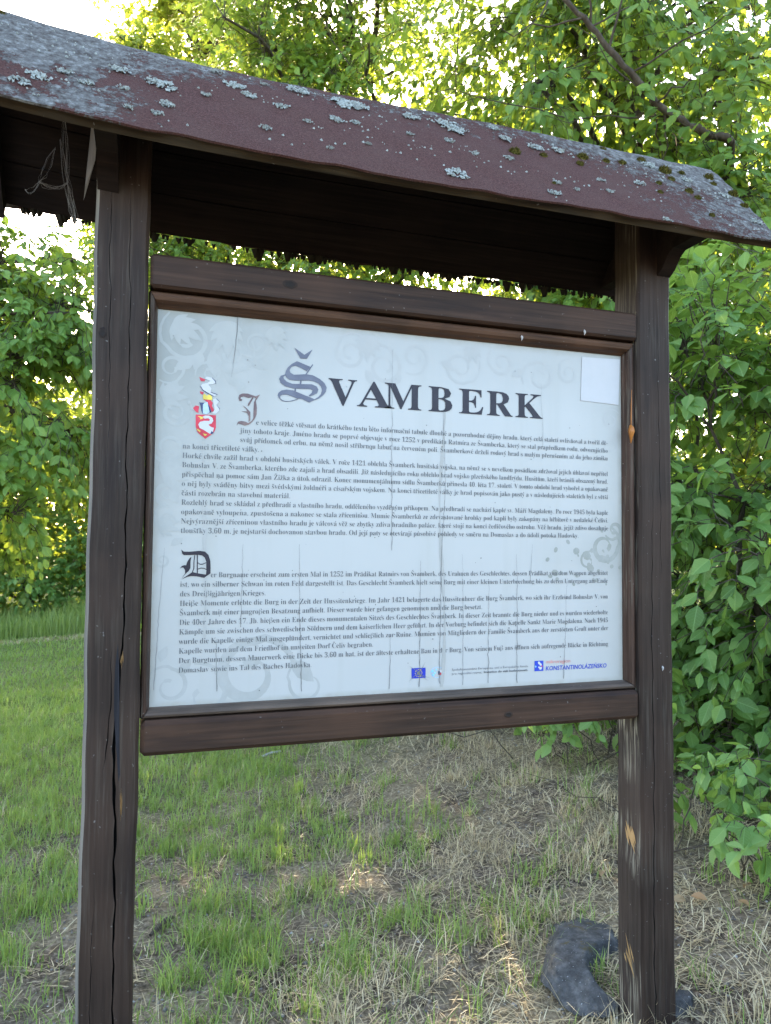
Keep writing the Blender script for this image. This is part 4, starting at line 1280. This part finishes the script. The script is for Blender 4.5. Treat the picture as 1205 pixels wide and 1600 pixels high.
def plant(name, label, cat, base, blobs, leaf, mat, lod=4, trunk_r=0.06, trunk_top=None, seed=1, group=None, n_branch=30, pick=0,
          gap=0.42, gapscale=0.55, twig=0.45, per=8, droop=0.35, lean=(0, 0), stems=1, face=None, tbias=0.0, twig_r=0.0035, bare=0, shell=2.2, outm=0.6):
    """blobs: [(centre, radii, number of twigs)] ; leaf: (min, max) length"""
    r = np.random.default_rng(seed)
    base = np.array(base, float)
    root = empty(name, base.tolist(), label, cat, group)
    P = []
    for c, rad, n_ in blobs:
        d = unit(r.normal(size=(int(n_ * 2.6), 3)))
        q = r.random(len(d)) ** (1 / shell)
        p = np.array(c) + d * q[:, None] * np.array(rad)
        keep = vnoise(p, gapscale, seed) + 0.25 * vnoise(p, gapscale * .4, seed + 5) > gap + 0.12
        P.append(p[keep][:n_])
    P = np.concatenate(P)
    P = P[P[:, 2] > gz(P[:, 0], P[:, 1]) + min(0.06, leaf[0] * .3)]
    axis_top = np.array([b_[0] for b_ in blobs]).mean(0)
    if trunk_top is None: trunk_top = axis_top + np.array([0, 0, 0.3])
    trunk_top = np.array(trunk_top, float)
    tv = []; tf = []; off = 0

    def addt(pts, rad, n):
        nonlocal off
        v, f = tube_geo(pts, rad, n); tv.append(v); tf.append(f + off); off += len(v)
    skel = []
    for s in range(stems):
        b0 = base + np.array([r.normal() * .12, r.normal() * .12, -0.05]) * (stems > 1) - np.array([0, 0, .05])
        tt = trunk_top + r.normal(size=3) * np.array([.5, .5, .2]) * (stems > 1)
        t = np.linspace(0, 1, 12)[:, None]
        pts = b0 * (1 - t) + tt * t + np.array([lean[0], lean[1], 0]) * np.sin(t * 3.14) + r.normal(size=(12, 3)) * 0.03 * (t > 0) * (1 - 0.3 * t)
        addt(pts, trunk_r * (1 - 0.8 * t[:, 0]), 8)
        skel.append(pts)
    trunk_pts = np.concatenate(skel)
    # limbs to random far twigs
    idx = r.choice(len(P), min(n_branch, len(P)), replace=False)
    bs = []
    for i in idx:
        tip = P[i]
        low = trunk_pts[trunk_pts[:, 2] < max(tip[2] - 0.1, trunk_pts[:, 2].min() + 0.3)]
        if not len(low): low = trunk_pts[:3]
        j = np.argmin(np.linalg.norm(low - tip, axis=1) + 0.2 * r.random(len(low)))
        q = low[j]
        L = np.linalg.norm(tip - q)
        t = np.linspace(0, 1, 8)[:, None]
        pts = q * (1 - t) + tip * t + np.array([0, 0, 0.12 * L]) * np.sin(t * 3.14) + r.normal(size=(8, 3)) * 0.03 * L * np.sin(t * 3.14)
        rr = max(min(0.006, trunk_r * .4), trunk_r * 0.32 * min(1, L / 1.5))
        addt(pts, rr * (1 - 0.75 * t[:, 0]) + 0.0015, 5)
        bs.append(pts[2:])
    bs = np.concatenate(bs) if bs else trunk_pts
    # twigs
    lp = []; ld = []; ln_ = []
    out = unit((P - axis_top) * np.array([1, 1, .5]))
    for ci in range(0, len(P), 2000):
        pass
    jn = np.array([np.argmin(((bs - p) ** 2).sum(1)) for p in P])
    Q = bs[jn]
    dirs = unit(unit(P - Q) * 0.7 + out * 0.5 + r.normal(size=P.shape) * 0.35)
    st = P - dirs * twig * (0.5 + 0.3 * r.random((len(P), 1)))
    dist = np.linalg.norm(P - Q, axis=1)
    nt_ = 6
    for i in range(len(P)):
        t = np.linspace(0, 1, nt_)[:, None]
        s0 = Q[i] if dist[i] < 0.9 and r.random() < 0.6 else st[i]
        end = P[i] + dirs[i] * twig * 0.35 - np.array([0, 0, twig * droop * .3])
        pts = s0 * (1 - t) + end * t + np.array([0, 0, 0.06]) * np.sin(t * 3.14) + r.normal(size=(nt_, 3)) * 0.012
        if lod >= 4 or r.random() < 0.35:
            addt(pts[::1 if lod == 12 else 2] if lod == 12 else pts[[0, 2, 5]], twig_r * np.linspace(1, .35, nt_ if lod == 12 else 3), 3)
        k = max(2, int(per * r.uniform(.7, 1.3)))
        tt = r.uniform(0.25, 1.0, k); tt[0] = 1.0
        pp = np.stack([np.interp(tt, t[:, 0], pts[:, a]) for a in range(3)], 1)
        td = unit((pts[-1] - pts[0])[None])
        sd = unit(np.cross(td, np.array([[0, 0, 1.0]])) + r.normal(size=(1, 3)) * .2)
        sg = np.where(np.arange(k) % 2 == 0, 1, -1)[:, None]
        d = unit(td * 0.6 + sd * sg * 0.8 + np.array([[0, 0, -droop]]) + r.normal(size=(k, 3)) * .35)
        d[0] = unit(td[0] + np.array([0, 0, -droop]))
        nn = np.array([[0, 0, 1.0]]) + out[i] * outm + r.normal(size=(k, 3)) * .4
        if face is not None: nn = nn + np.array(face)
        lp.append(pp); ld.append(d); ln_.append(nn)
    for k in range(bare):
        p = P[r.integers(len(P))]; d = unit(r.normal(size=3) + np.array([0, 0, .3])); L = twig * r.uniform(1, 2.6)
        t = np.linspace(0, 1, 6)[:, None]
        addt(p + d * L * t + r.normal(size=(6, 3)) * .05 * t * L, np.linspace(.006, .002, 6), 4)
    LP = np.concatenate(lp); LD = np.concatenate(ld); LN = np.concatenate(ln_)
    S_ = r.uniform(leaf[0], leaf[1], len(LP)) * np.where(r.random(len(LP)) < .2, .65, 1)
    T = np.clip(0.45 + tbias + 0.35 * (vnoise(LP, .7, seed + 9) - .5) * 2 + r.normal(size=len(LP)) * .26, 0, 1)
    F = leaf_frames(LD, LN)
    tr = mesh_obj('trunk' if stems == 1 else 'stems', np.concatenate(tv), np.concatenate(tf), BARK, root, smooth=True)
    sel = np.zeros(len(LP), bool)
    if pick:
        px, py, dz = in_view(LP + LD * S_[:, None] * .5)
        vdir = unit(CAM - LP); fac = np.abs((F[:, :, 2] * vdir).sum(1))
        app = S_ * 1150 / np.maximum(dz, .1) * (0.35 + .65 * fac)
        ok = (px > -5) & (px < 1210) & (py > -5) & (py < 1605) & (dz > .3) & ~behind_board(px, py) & (app > 9)
        cell = (px // 13).astype(int) * 1000 + (py // 13).astype(int)
        cand = np.where(ok)[0]
        cand = cand[np.argsort(dz[cand])]
        seen = {}
        for i in cand:
            seen.setdefault(cell[i], i)
        front = np.array(list(seen.values()), int)
        front = front[np.argsort(-app[front])][:pick]
        sel[front] = True
        for i in front:
            o = bpy.data.objects.new('leaf', leaf_data(mat, int(min(7, T[i] * 8))))
            COL.objects.link(o); o.parent = root
            M = Matrix(F[i].tolist()).to_4x4() @ Matrix.Scale(float(S_[i]), 4)
            M.translation = Vector((LP[i] - base).tolist())
            o.matrix_local = M
    V, FC = {12: (LEAF12_V, LEAF12_F), 4: (LEAF4_V, LEAF4_F), 2: (LEAF2_V, LEAF2_F)}[lod]
    rest = ~sel
    o = leaves_mesh('foliage' if cat in ('shrub', 'seedling') else 'crown', LP[rest], F[rest], S_[rest], T[rest], V, FC, mat, root)
    if pick: o['kind'] = 'stuff'
    return root, len(LP)


NL = 0


def pl(*a, **k):
    global NL
    r_, n_ = plant(*a, **k); NL += n_
    return r_


def gp(x, y): return (x, y, float(gz(x, y)))


# ------------------------------------------------------------------ shrubs and trees on the right
pl('shrub', 'dense leafy green shrub right beside the right post of the board', 'shrub', gp(2.75, 1.15),
   [((2.72, 1.15, 0.1), (0.75, 0.85, 0.95), 800), ((2.6, 0.95, -0.42), (0.62, 0.75, 0.34), 330), ((2.75, 1.3, 1.1), (0.72, 0.95, 0.75), 520)],
   (.045, .115), LEAF_SHRUB, lod=12, trunk_r=.025, stems=6, seed=11, n_branch=46, pick=300, gap=.30, gapscale=.4, twig=.30, per=8, droop=.55, trunk_top=(2.7, 1.2, 1.2))
pl('shrub', 'leafy shrub behind the right post with its low sprays over dry grass', 'shrub', gp(2.85, 2.9),
   [((2.8, 2.9, 0.1), (0.85, 1.0, 0.9), 420), ((2.45, 2.35, -0.45), (0.6, 0.8, 0.3), 160), ((2.8, 2.9, 1.2), (0.85, 1.1, 0.8), 360)],
   (.045, .115), LEAF_SHRUB, lod=12, trunk_r=.03, stems=5, seed=12, n_branch=40, pick=300, gap=.33, gapscale=.45, twig=.32, per=8, droop=.5, trunk_top=(2.8, 2.9, 1.3))
pl('shrub', 'tall shrub farther along the bank behind the board', 'shrub', gp(2.3, 4.9),
   [((2.3, 4.9, 0.3), (1.0, 1.0, 1.3), 420), ((2.0, 5.0, 1.7), (1.1, 1.0, 1.0), 320)],
   (.085, .135), LEAF_SHRUB, lod=4, trunk_r=.03, stems=5, seed=13, n_branch=30, pick=120, gap=.36, twig=.35, per=8, droop=.5)
broad = pl('tree', 'broad tree with a dark slanting limb above the right end of the roof', 'tree', gp(4.6, 4.2),
   [((4.0, 3.6, 2.7), (1.7, 1.7, 1.3), 960), ((3.4, 2.7, 3.3), (1.3, 1.2, 1.3), 620), ((4.6, 4.0, 4.6), (1.9, 1.9, 1.3), 560), ((3.0, 3.4, 4.6), (1.5, 1.4, 1.1), 640), ((3.2, 2.6, 2.4), (.8, .9, .7), 300)],
   (.065, .11), LEAF_TREE, lod=12, trunk_r=.13, seed=21, n_branch=70, pick=300, gap=.36, gapscale=.6, twig=.42, per=10, droop=.75, trunk_top=(3.9, 3.8, 5.2), bare=20, outm=.9)
lp_ = np.array([(4.4, 4.1, 2.0), (3.95, 2.9, 2.62), (3.48, 1.99, 2.88), (3.2, 1.97, 2.86), (2.92, 1.96, 2.91), (2.60, 1.95, 3.12), (2.40, 1.95, 3.32), (2.19, 1.96, 3.45), (2.02, 1.97, 3.66)])
lp_[2:] = CAM + 1.0 * (lp_[2:] - CAM)
lt_ = np.linspace(0, 1, 40); l0_ = np.linspace(0, 1, len(lp_))
lp_ = np.stack([np.interp(lt_, l0_, lp_[:, a]) for a in range(3)], 1)
for _ in range(4): lp_[1:-1] = (lp_[:-2] + lp_[1:-1] * 2 + lp_[2:]) / 4
lp_ += np.random.default_rng(5).normal(size=lp_.shape) * .006
lv_, lf_ = tube_geo(lp_, np.linspace(.032, .011, 40) * (1 + .1 * np.sin(np.arange(40) * 1.7)), 7)
lg_ = np.random.default_rng(6); lV_ = [lv_]; lF_ = [lf_]; lo_ = len(lv_)
for k_ in range(16):
    q_ = lp_[lg_.integers(12, 40)]; d_ = unit(lg_.normal(size=3) + np.array([-.3, -.1, .5])); t_ = np.linspace(0, 1, 7)[:, None]
    v_, f_ = tube_geo(q_ + d_ * t_ * lg_.uniform(.3, .8) + lg_.normal(size=(7, 3)) * .03 * t_, np.linspace(.008, .002, 7), 4)
    lV_.append(v_); lF_.append(f_ + lo_); lo_ += len(v_)
lv_ = np.concatenate(lV_); lf_ = np.concatenate(lF_)
mesh_obj('limb', lv_, lf_, BARK, broad, smooth=True)
pl('tree', 'twiggy tree with bare dead twigs above the middle of the roof', 'tree', gp(2.4, 6.4),
   [((2.1, 5.6, 3.4), (1.5, 1.4, 1.2), 700), ((2.7, 6.2, 4.8), (1.7, 1.5, 1.2), 640), ((1.6, 5.6, 4.9), (1.0, 1.1, 1.2), 420), ((1.2, 5.3, 5.2), (.9, 1.0, 1.0), 420), ((2.2, 5.4, 5.9), (1.0, 1.0, .8), 300), ((2.6, 6.0, 2.2), (1.3, 1.2, 1.0), 300)],
   (.065, .105), LEAF_TREE, lod=4, trunk_r=.11, seed=22, n_branch=80, pick=300, gap=.36, gapscale=.55, twig=.45, per=10, droop=.6, trunk_top=(2.2, 6.0, 5.4), bare=150, tbias=.05)
pl('tree', 'young leafy tree filling the gap between the roof and the upper rail', 'tree', gp(0.9, 7.6),
   [((0.3, 7.4, 3.75), (1.2, .9, .75), 560), ((1.4, 7.2, 3.5), (1.0, .9, .75), 480), ((0.8, 7.5, 1.6), (1.2, .9, .8), 260)],
   (.065, .11), LEAF_TREE, lod=4, trunk_r=.06, seed=23, n_branch=40, pick=200, gap=.34, gapscale=.5, twig=.4, per=10, droop=.6, trunk_top=(0.9, 7.5, 4.0), tbias=.1)
# ------------------------------------------------------------------ left and far trees
pl('tree', 'low-branched tree with drooping sprays left of the left post', 'tree', gp(-2.1, 3.9),
   [((-.82, 3.3, .92), (.62, .7, .36), 270), ((-.66, 3.3, 1.45), (.56, .7, .32), 290), ((-.75, 3.4, 1.95), (.6, .75, .34), 230), ((-.95, 3.5, .42), (.62, .7, .22), 190)],
   (.05, .085), LEAF_TREE, lod=12, trunk_r=.09, seed=31, n_branch=50, pick=300, gap=.42, gapscale=.42, twig=.30, per=10, droop=.8, trunk_top=(-1.9, 3.9, 2.6), tbias=.12, outm=.9)
pl('tree', 'bright backlit tree standing against the sky above the left half of the roof', 'tree', gp(0.9, 12.5),
   [((0.9, 12.3, 3.0), (2.0, 1.6, 1.9), 800), ((0.7, 12.0, 5.6), (2.0, 1.7, 1.7), 800), ((0.8, 12.4, 8.2), (2.1, 1.7, 1.5), 700), ((0.3, 12.2, 10.0), (1.7, 1.4, 1.3), 520), ((2.2, 12.4, 9.2), (1.5, 1.4, 1.4), 380)],
   (.10, .16), LEAF_FAR, lod=4, trunk_r=.17, seed=41, n_branch=60, pick=0, gap=.44, gapscale=.9, twig=.7, per=11, droop=.4, trunk_top=(0.7, 12.4, 10.6), tbias=.2)
far = [(-2.2, 14.5, 5.0, 2.1, 42, 'yellow-green tree low behind the drooping sprays at the left'),
       (-6.0, 15.5, 5.5, 2.4, 43, 'tree at the far left edge of the meadow'),
       (3.6, 11.5, 6.4, 2.2, 44, 'tree behind the twiggy tree over the middle of the roof'),
       (7.2, 10.0, 5.2, 2.2, 45, 'tall tree behind the broad tree at the right'),
       (5.2, 15.0, 6.2, 2.4, 46, 'spreading far tree behind the board'),
       (-0.1, 15.6, 5.6, 2.0, 49, 'tree at the end of the meadow behind the left post'),  # added to keep sun patches off the meadow
       (8.4, 6.2, 5.4, 2.2, 47, 'bushy tree at the far right behind the shrubs'),
       (9.4, 14.5, 8.5, 2.8, 48, 'dense far tree beyond the right end of the roof')]
for (x, y, h, rr, sd, lab) in far:
    z0 = float(gz(x, y))
    pl('tree', lab, 'tree', (x, y, z0),
       [((x, y, z0 + h * .30), (rr * .95, rr * .9, h * .30), int(420 * rr / 2.2)), ((x + .2, y, z0 + h * .62), (rr, rr * .9, h * .26), int(460 * rr / 2.2)), ((x - .1, y + .1, z0 + h * .88), (rr * .7, rr * .7, h * .16), int(240 * rr / 2.2))],
       (.11, .18), LEAF_FAR, lod=2, trunk_r=.14, seed=sd, n_branch=30, gap=.34, gapscale=.9, twig=.8, per=12, droop=.4, trunk_top=(x, y, z0 + h * .95), tbias=.1, group='trees round the edge of the meadow')
bushes = [(-3.9, 13.2, 2.1, 51, 'dark bush at the end of the meadow, at the left edge'), (-1.8, 13.5, 2.4, 52, 'dark bush at the end of the meadow, beside the left post'),
          (0.3, 13.6, 2.4, 53, 'bush at the end of the meadow hidden behind the printed panel'), (2.2, 12.6, 1.7, 54, 'bush under the tall trees behind the panel'),
          (2.6, 8.6, 1.6, 55, 'bush on the bank behind the panel'), (0.75, 6.0, 2.4, 56, 'low bush straight behind the middle of the panel'), (1.75, 5.4, 2.4, 57, 'low bush behind the right half of the panel')]  # last two are unseen, added to block sun patches on the ground
for (x, y, h, sd, lab) in bushes:
    z0 = float(gz(x, y))
    pl('shrub', lab, 'shrub', (x, y, z0), [((x, y, z0 + h * .45), (1.35 if y > 7 else .75, .9 if y > 7 else .6, h * .55), 620 if y > 7 else 300)], (.08, .13), LEAF_SHRUB, lod=2, trunk_r=.03, stems=4, seed=sd, n_branch=16, gap=.22, twig=.4, per=10, droop=.4,
       group='bushes along the end of the meadow')

# far wood closing the horizon
r = np.random.default_rng(61)
N = 26000
X = r.uniform(-28, 34, N); Y = r.uniform(24, 32, N)
top = 4.2 + 2.2 * n2(X, Y * .2, 4.0, 71) + 1.0 * n2(X, Y, 1.3, 72)
Zg = gz(X, Y); Z = Zg + r.random(N) ** .8 * top
d = unit(r.normal(size=(N, 3)) + np.array([0, -.4, -.2])); nn = r.normal(size=(N, 3)) + np.array([0, -.5, .8])
o = leaves_mesh('far_wood', np.stack([X, Y, Z], 1), leaf_frames(d, nn), r.uniform(.25, .5, N), np.clip(r.normal(.4, .25, N), 0, 1), LEAF2_V, LEAF2_F, LEAF_FAR, None)
tag(o, 'far-off wood closing the view beyond the meadow', 'wood', kind='stuff')

# ------------------------------------------------------------------ low plants by the right post
for i, (x, y, h, n_, lab) in enumerate([(1.93, 0.42, .34, 24, 'young leafy plant at the right edge, in front of the dense shrub'),
                                        (1.83, 0.72, .20, 10, 'small seedling just right of the right post foot'),
                                        (1.88, 1.5, .42, 46, 'leafy sprout under the lower rail beside the right post'),
                                        (1.80, 0.27, .20, 14, 'lowest leafy seedling at the right edge, above the dead leaves')]):
    z0 = float(gz(x, y))
    pl('seedling', lab, 'seedling', (x, y, z0), [((x, y, z0 + h * .6 + .02), (.17 * h / .3, .17 * h / .3, h * .4), n_)], (.045, .085) if h > .1 else (.02, .03), LEAF_SHRUB, lod=12, trunk_r=.004, stems=3, seed=80 + i,
       n_branch=6, pick=60 if h > .1 else 0, gap=-1, twig=.10, per=5, droop=.4, tbias=.2, twig_r=.0015, trunk_top=(x, y, z0 + h))


# ------------------------------------------------------------------ grass
def blades(name, X, Y, L, Wd, lean, az, T, mat, parent=None, sink=0.004, curl=0.5):
    n = len(X)
    Z = gz(X, Y) - sink
    P = np.stack([X, Y, Z], 1)
    h = np.stack([np.cos(az), np.sin(az), np.zeros(n)], 1)
    s = np.stack([-np.sin(az), np.cos(az), np.zeros(n)], 1)
    up = np.array([0, 0, 1.0])
    d1 = h * np.sin(lean)[:, None] + up * np.cos(lean)[:, None]
    l2 = np.minimum(lean + curl, 1.75)
    d2 = h * np.sin(l2)[:, None] + up * np.cos(l2)[:, None]
    M = P + d1 * (L * .55)[:, None]
    E = M + d2 * (L * .45)[:, None]
    rt = r_.random(n)[:, None] * 2 - 1
    w1 = (s + h * rt * .4) * Wd[:, None] / 2
    v = np.stack([P - w1, P + w1, M + w1 * .8, M - w1 * .8, E], 1).reshape(-1, 3)
    b_ = np.arange(n) * 5
    f = np.concatenate([np.stack([b_, b_ + 1, b_ + 2], 1), np.stack([b_, b_ + 2, b_ + 3], 1), np.stack([b_ + 3, b_ + 2, b_ + 4], 1)])
    return mesh_obj(name, v, f, mat, parent, tint=np.concatenate([T, T, T]))


r_ = np.random.default_rng(91)


def dryness(x, y): return sstep(0.05, 1.25, x - 0.25 * (y - .5) + (n2(x, y, .5, 33) - .5) * .7)


def visible(X, Y, m=330):
    px, py, dz = in_view(np.stack([X, Y, gz(X, Y)], 1))
    return (dz > .8) & (px > -m) & (px < 1205 + m) & (py < 1600 + m * .6)


# tufts: seed points with several blades each
def scatter(n, x0, x1, y0, y1, near=2.4, pw=1.4):
    X = r_.uniform(x0, x1, n); Y = r_.uniform(y0, y1, n)
    k = visible(X, Y); X, Y = X[k], Y[k]
    dist = np.hypot(X - CAM[0], Y - CAM[1])
    k = r_.random(len(X)) < np.minimum(1, (near / dist) ** pw)
    return X[k], Y[k]


# green grass near the board: tufts
X, Y = scatter(44000, -2.0, 3.4, -.4, 6.5)
dens = (1 - .88 * dryness(X, Y)) * (.12 + .88 * sstep(.42, .62, .55 * n2(X, Y, .32, 41) + .45 * n2(X, Y, .11, 42) + .16 * sstep(.6, -.6, X) + .12 * sstep(1.5, 4, Y)))
k = r_.random(len(X)) < dens; X, Y = X[k], Y[k]
nb = r_.integers(4, 16, len(X))
tx = np.repeat(X, nb) + r_.normal(size=nb.sum()) * .018; ty = np.repeat(Y, nb) + r_.normal(size=nb.sum()) * .018
tl = np.repeat(r_.uniform(.035, .125, len(X)), nb) * r_.uniform(.5, 1.2, nb.sum())
tt = np.repeat(np.clip(.5 + r_.normal(size=len(X)) * .2, 0, 1), nb)
n = len(tx)
ga = blades('grass', tx, ty, tl, r_.uniform(.0018, .0042, n), np.abs(r_.normal(0, .55, n)), r_.uniform(0, 6.28, n), np.clip(tt + r_.normal(size=n) * .15, 0, 1), GRASS)
tag(ga, 'green grass tufts on the bare bank under the board', 'grass', kind='stuff')
n_g = n
# meadow
X, Y = scatter(420000, -5.5, 3.0, 1.0, 13.2, near=2.0, pw=1.15)
k = (r_.random(len(X)) < (1 - dryness(X, Y)) * sstep(1.0, 2.6, Y - .5 * np.minimum(X, .6) * -1 + .4 * (n2(X, Y, .5, 44) - .5) * 2 - sstep(-.2, .8, X) * .9) * (0.55 + .45 * n2(X, Y, .2, 45)))
X, Y = X[k], Y[k]
n = len(X)
dist = np.hypot(X - CAM[0], Y - CAM[1])
mow = np.exp(-((Y - 11.2 - .06 * X) / .35) ** 2) * .6
T = np.clip(.45 + .7 * (n2(X, Y, .9, 46) - .5) + .5 * (n2(X, Y, .25, 47) - .5) + r_.normal(size=n) * .16 + mow, 0, 1)
gm = blades('grass', X, Y, r_.uniform(.04, .10, n), np.maximum(.0025, .0011 * dist) * r_.uniform(.7, 1.2, n), np.abs(r_.normal(0, .45, n)), r_.uniform(0, 6.28, n), T, GRASS)
tag(gm, 'mown meadow grass stretching to the trees at the left', 'grass', kind='stuff')
n_m = n
# tall grass at the end of the meadow
n = 17000
X = r_.uniform(-7, 4, n); Y = r_.uniform(11.6, 14.0, n)
tg = blades('tall_grass', X, Y, r_.uniform(.25, .55, n) * (.45 + 1.0 * n2(X, Y, .6, 54)), r_.uniform(.008, .016, n), np.abs(r_.normal(0, .25, n)), r_.uniform(0, 6.28, n), np.clip(.95 + .5 * (n2(X, Y, .8, 48) - .5) + r_.normal(size=n) * .2, 0, 1), GRASS)
tag(tg, 'tall unmown grass along the end of the meadow', 'tall grass', kind='stuff')
# faded cut strip in front of it
n = 9000
X = r_.uniform(-7, 4, n); Y = 11.3 + .03 * X + r_.normal(size=n) * .16
st_ = blades('dry_grass', X, Y, r_.uniform(.05, .13, n), r_.uniform(.008, .014, n), r_.uniform(.6, 1.5, n), r_.uniform(0, 6.28, n), np.clip(r_.normal(.6, .25, n), 0, 1), STRAW)
tag(st_, 'faded strip of cut grass across the far meadow', 'dry grass', kind='stuff')
# straw lying on the bank, and dry standing tufts
X, Y = scatter(330000, -1.2, 3.6, -.6, 6.0)
k = r_.random(len(X)) < .75 * (.2 + .8 * dryness(X, Y)) * (.30 + .70 * sstep(.32, .55, .6 * n2(X, Y, .2, 49) + .4 * n2(X, Y, .07, 53)))
X, Y = X[k], Y[k]; n = len(X)
s1 = blades('straw', X, Y, r_.uniform(.015, .075, n) * np.where(r_.random(n) < .06, 2.6, 1), r_.uniform(.0012, .0036, n), r_.uniform(.95, 1.62, n), r_.uniform(0, 6.28, n), np.clip(r_.normal(.62, .27, n), 0, 1), STRAW, sink=-.004, curl=.15)
tag(s1, 'dry straw lying over the bank under the board', 'straw', kind='stuff')
n_s = n
X, Y = scatter(18000, -1.0, 3.6, -.6, 6.0)
k = r_.random(len(X)) < (.05 + .8 * dryness(X, Y)) * sstep(.48, .62, n2(X, Y, .24, 50)); X, Y = X[k], Y[k]
nb = r_.integers(6, 18, len(X)); m_ = nb.sum()
s2 = blades('dry_grass', np.repeat(X, nb) + r_.normal(size=m_) * .02, np.repeat(Y, nb) + r_.normal(size=m_) * .02, r_.uniform(.03, .11, m_), r_.uniform(.0014, .0032, m_), np.abs(r_.normal(0, .75, m_)), r_.uniform(0, 6.28, m_), np.clip(r_.normal(.65, .22, m_), 0, 1), STRAW)
tag(s2, 'standing tufts of dry yellow grass on the bank', 'dry grass', kind='stuff')
# crumbs of soil and grit
X, Y = scatter(12000, -1.2, 3.2, -.5, 4.0); n = len(X)
sz = r_.uniform(.002, .007, n) * np.where(r_.random(n) < .05, 2, 1)
oct_ = np.array([(1, 0, 0), (-1, 0, 0), (0, 1, 0), (0, -1, 0), (0, 0, .7), (0, 0, -.7)])
of = np.array([(0, 2, 4), (2, 1, 4), (1, 3, 4), (3, 0, 4), (2, 0, 5), (1, 2, 5), (3, 1, 5), (0, 3, 5)])
v = oct_[None] * sz[:, None, None] * r_.uniform(.6, 1.3, (n, 6, 1)) + np.stack([X, Y, gz(X, Y) + .001], 1)[:, None]
f = (of[None] + (np.arange(n) * 6)[:, None, None]).reshape(-1, 3)
GRIT = leaf_mat('grit', (0.05, 0.04, 0.032), (0.15, 0.13, 0.11), (0.45, 0.44, 0.42), (0.05, 0.05, 0.05), 0.0)
tag(mesh_obj('soil_crumbs', v.reshape(-1, 3), f, GRIT, tint=np.repeat(np.clip(r_.normal(.35, .25, n), 0, 1), 8)), 'crumbs of soil and grit scattered on the bank', 'gravel', kind='stuff')
print('leaves', NL, 'green', n_g, 'meadow', n_m, 'straw', n_s, 'dry', m_)


# ------------------------------------------------------------------ stones, sticks, fallen leaves
def stone(x, y, rx, ry, rz, seed, label, notch=None, sink=.3, rot=0.0):
    import bmesh
    bm = bmesh.new(); bmesh.ops.create_icosphere(bm, subdivisions=6, radius=1)
    v = np.array([q.co[:] for q in bm.verts])
    s = 1 + .22 * (vnoise(v + 5, .9, seed) - .5) * 2 + .10 * (vnoise(v + 5, .35, seed + 1) - .5) * 2 + .03 * (vnoise(v + 5, .16, seed + 2) - .5) * 2 + .012 * (vnoise(v + 5, .05, seed + 3) - .5) * 2
    v = v * s[:, None]
    pr = np.random.default_rng(seed + 40)
    for k in range(22):     # broken faces
        pn = pr.normal(size=3); pn[2] = abs(pn[2]) * .8; pn /= np.linalg.norm(pn); pd = pr.uniform(.66, .92)
        ex = np.clip(v @ pn - pd, 0, None)
        v = v - ex[:, None] * pn * .9
    v = v * (1 + .03 * (vnoise(v + 9, .05, seed + 4) - .5) + .05 * (vnoise(v + 9, .14, seed + 5) - .5))[:, None]
    v[:, 2] = np.where(v[:, 2] > .5, .5 + (v[:, 2] - .5) * .45, v[:, 2])
    v = v * np.array([rx, ry, rz])
    cr_, sr_ = math.cos(rot), math.sin(rot)
    v = np.stack([v[:, 0] * cr_ - v[:, 1] * sr_, v[:, 0] * sr_ + v[:, 1] * cr_, v[:, 2]], 1)
    if notch:
        c, rr, dep = notch
        dd = np.hypot(v[:, 0] - c[0], v[:, 1] - c[1])
        v[:, 2] -= dep * sstep(rr, rr * .55, dd)
    z0 = float(gz(x, y))
    me_v = v + np.array([x, y, z0 + rz * (1 - 2 * sink) * .5])
    f = [[q.index for q in fa.verts] for fa in bm.faces]; bm.free()
    o = mesh_obj('stone', me_v, f, STONE, smooth=True); recentre(o)
    return tag(o, label, 'stone')


stone(1.215, .275, .25, .15, .065, 5, 'large grey mossy stone lying behind the foot of the right post', notch=((.055, -.13), .125, .2), sink=.36, rot=math.radians(56))
stone(1.30, .0, .05, .045, .035, 8, 'small blue-grey stone at the foot of the right post')
b = MB(); z0 = float(gz(.07, 1.07))
b.tube([(.03, 1.02, z0 + .012), (.055, 1.05, z0 + .018), (.085, 1.09, z0 + .02), (.11, 1.12, z0 + .014)], [.006, .011, .010, .004], 6)
tag(recentre(b.build('bark_piece', BARK)), 'brown piece of bark lying right of the left post', 'bark')
b = MB(); z0 = float(gz(.73, 2.9))
b.tube([(.68, 2.88, z0 + .02), (.74, 2.9, z0 + .03), (.80, 2.93, z0 + .028)], [.007, .008, .007], 6)
tag(recentre(b.build('stick', PALE)), 'short pale stick in the grass under the lower rail', 'stick')
DRY = leaf_mat('fallen_leaf', (0.15, 0.075, 0.03), (0.28, 0.16, 0.07), (0.42, 0.30, 0.17), (0.3, 0.18, 0.08), .15)
fl = [(1.66, .30), (1.72, .24), (1.80, .27), (1.58, .36), (1.50, .62)]
fl.sort(key=lambda p: in_view([[p[0], p[1], -.8]])[0][0])
for k, (x, y) in enumerate(fl):
    rr = np.random.default_rng(200 + k)
    a = rr.uniform(0, 6.28); d = np.array([[math.cos(a), math.sin(a), .1]]); F = leaf_frames(d, np.array([[rr.normal() * .3, rr.normal() * .3, 1.0]]))
    P = np.array([[x, y, float(gz(x, y)) + .02]])
    o = leaves_mesh('fallen_leaf', P, F, np.array([rr.uniform(.035, .06)]), np.array([rr.uniform(.3, 1)]), LEAF12_V * np.array([1, 1, 2.0]), LEAF12_F, DRY, None)
    recentre(o)
    tag(o, ['brown dead leaf closest to the right post, leftmost of five on the dry grass', 'curled dead leaf, second from the right post on the dry grass', 'dead leaf in the middle of the five on the dry grass',
            'dead leaf, fourth from the right post on the dry grass', 'dead leaf farthest from the right post, at the right edge'][k], 'fallen leaf', 'dead leaves scattered on the bank')
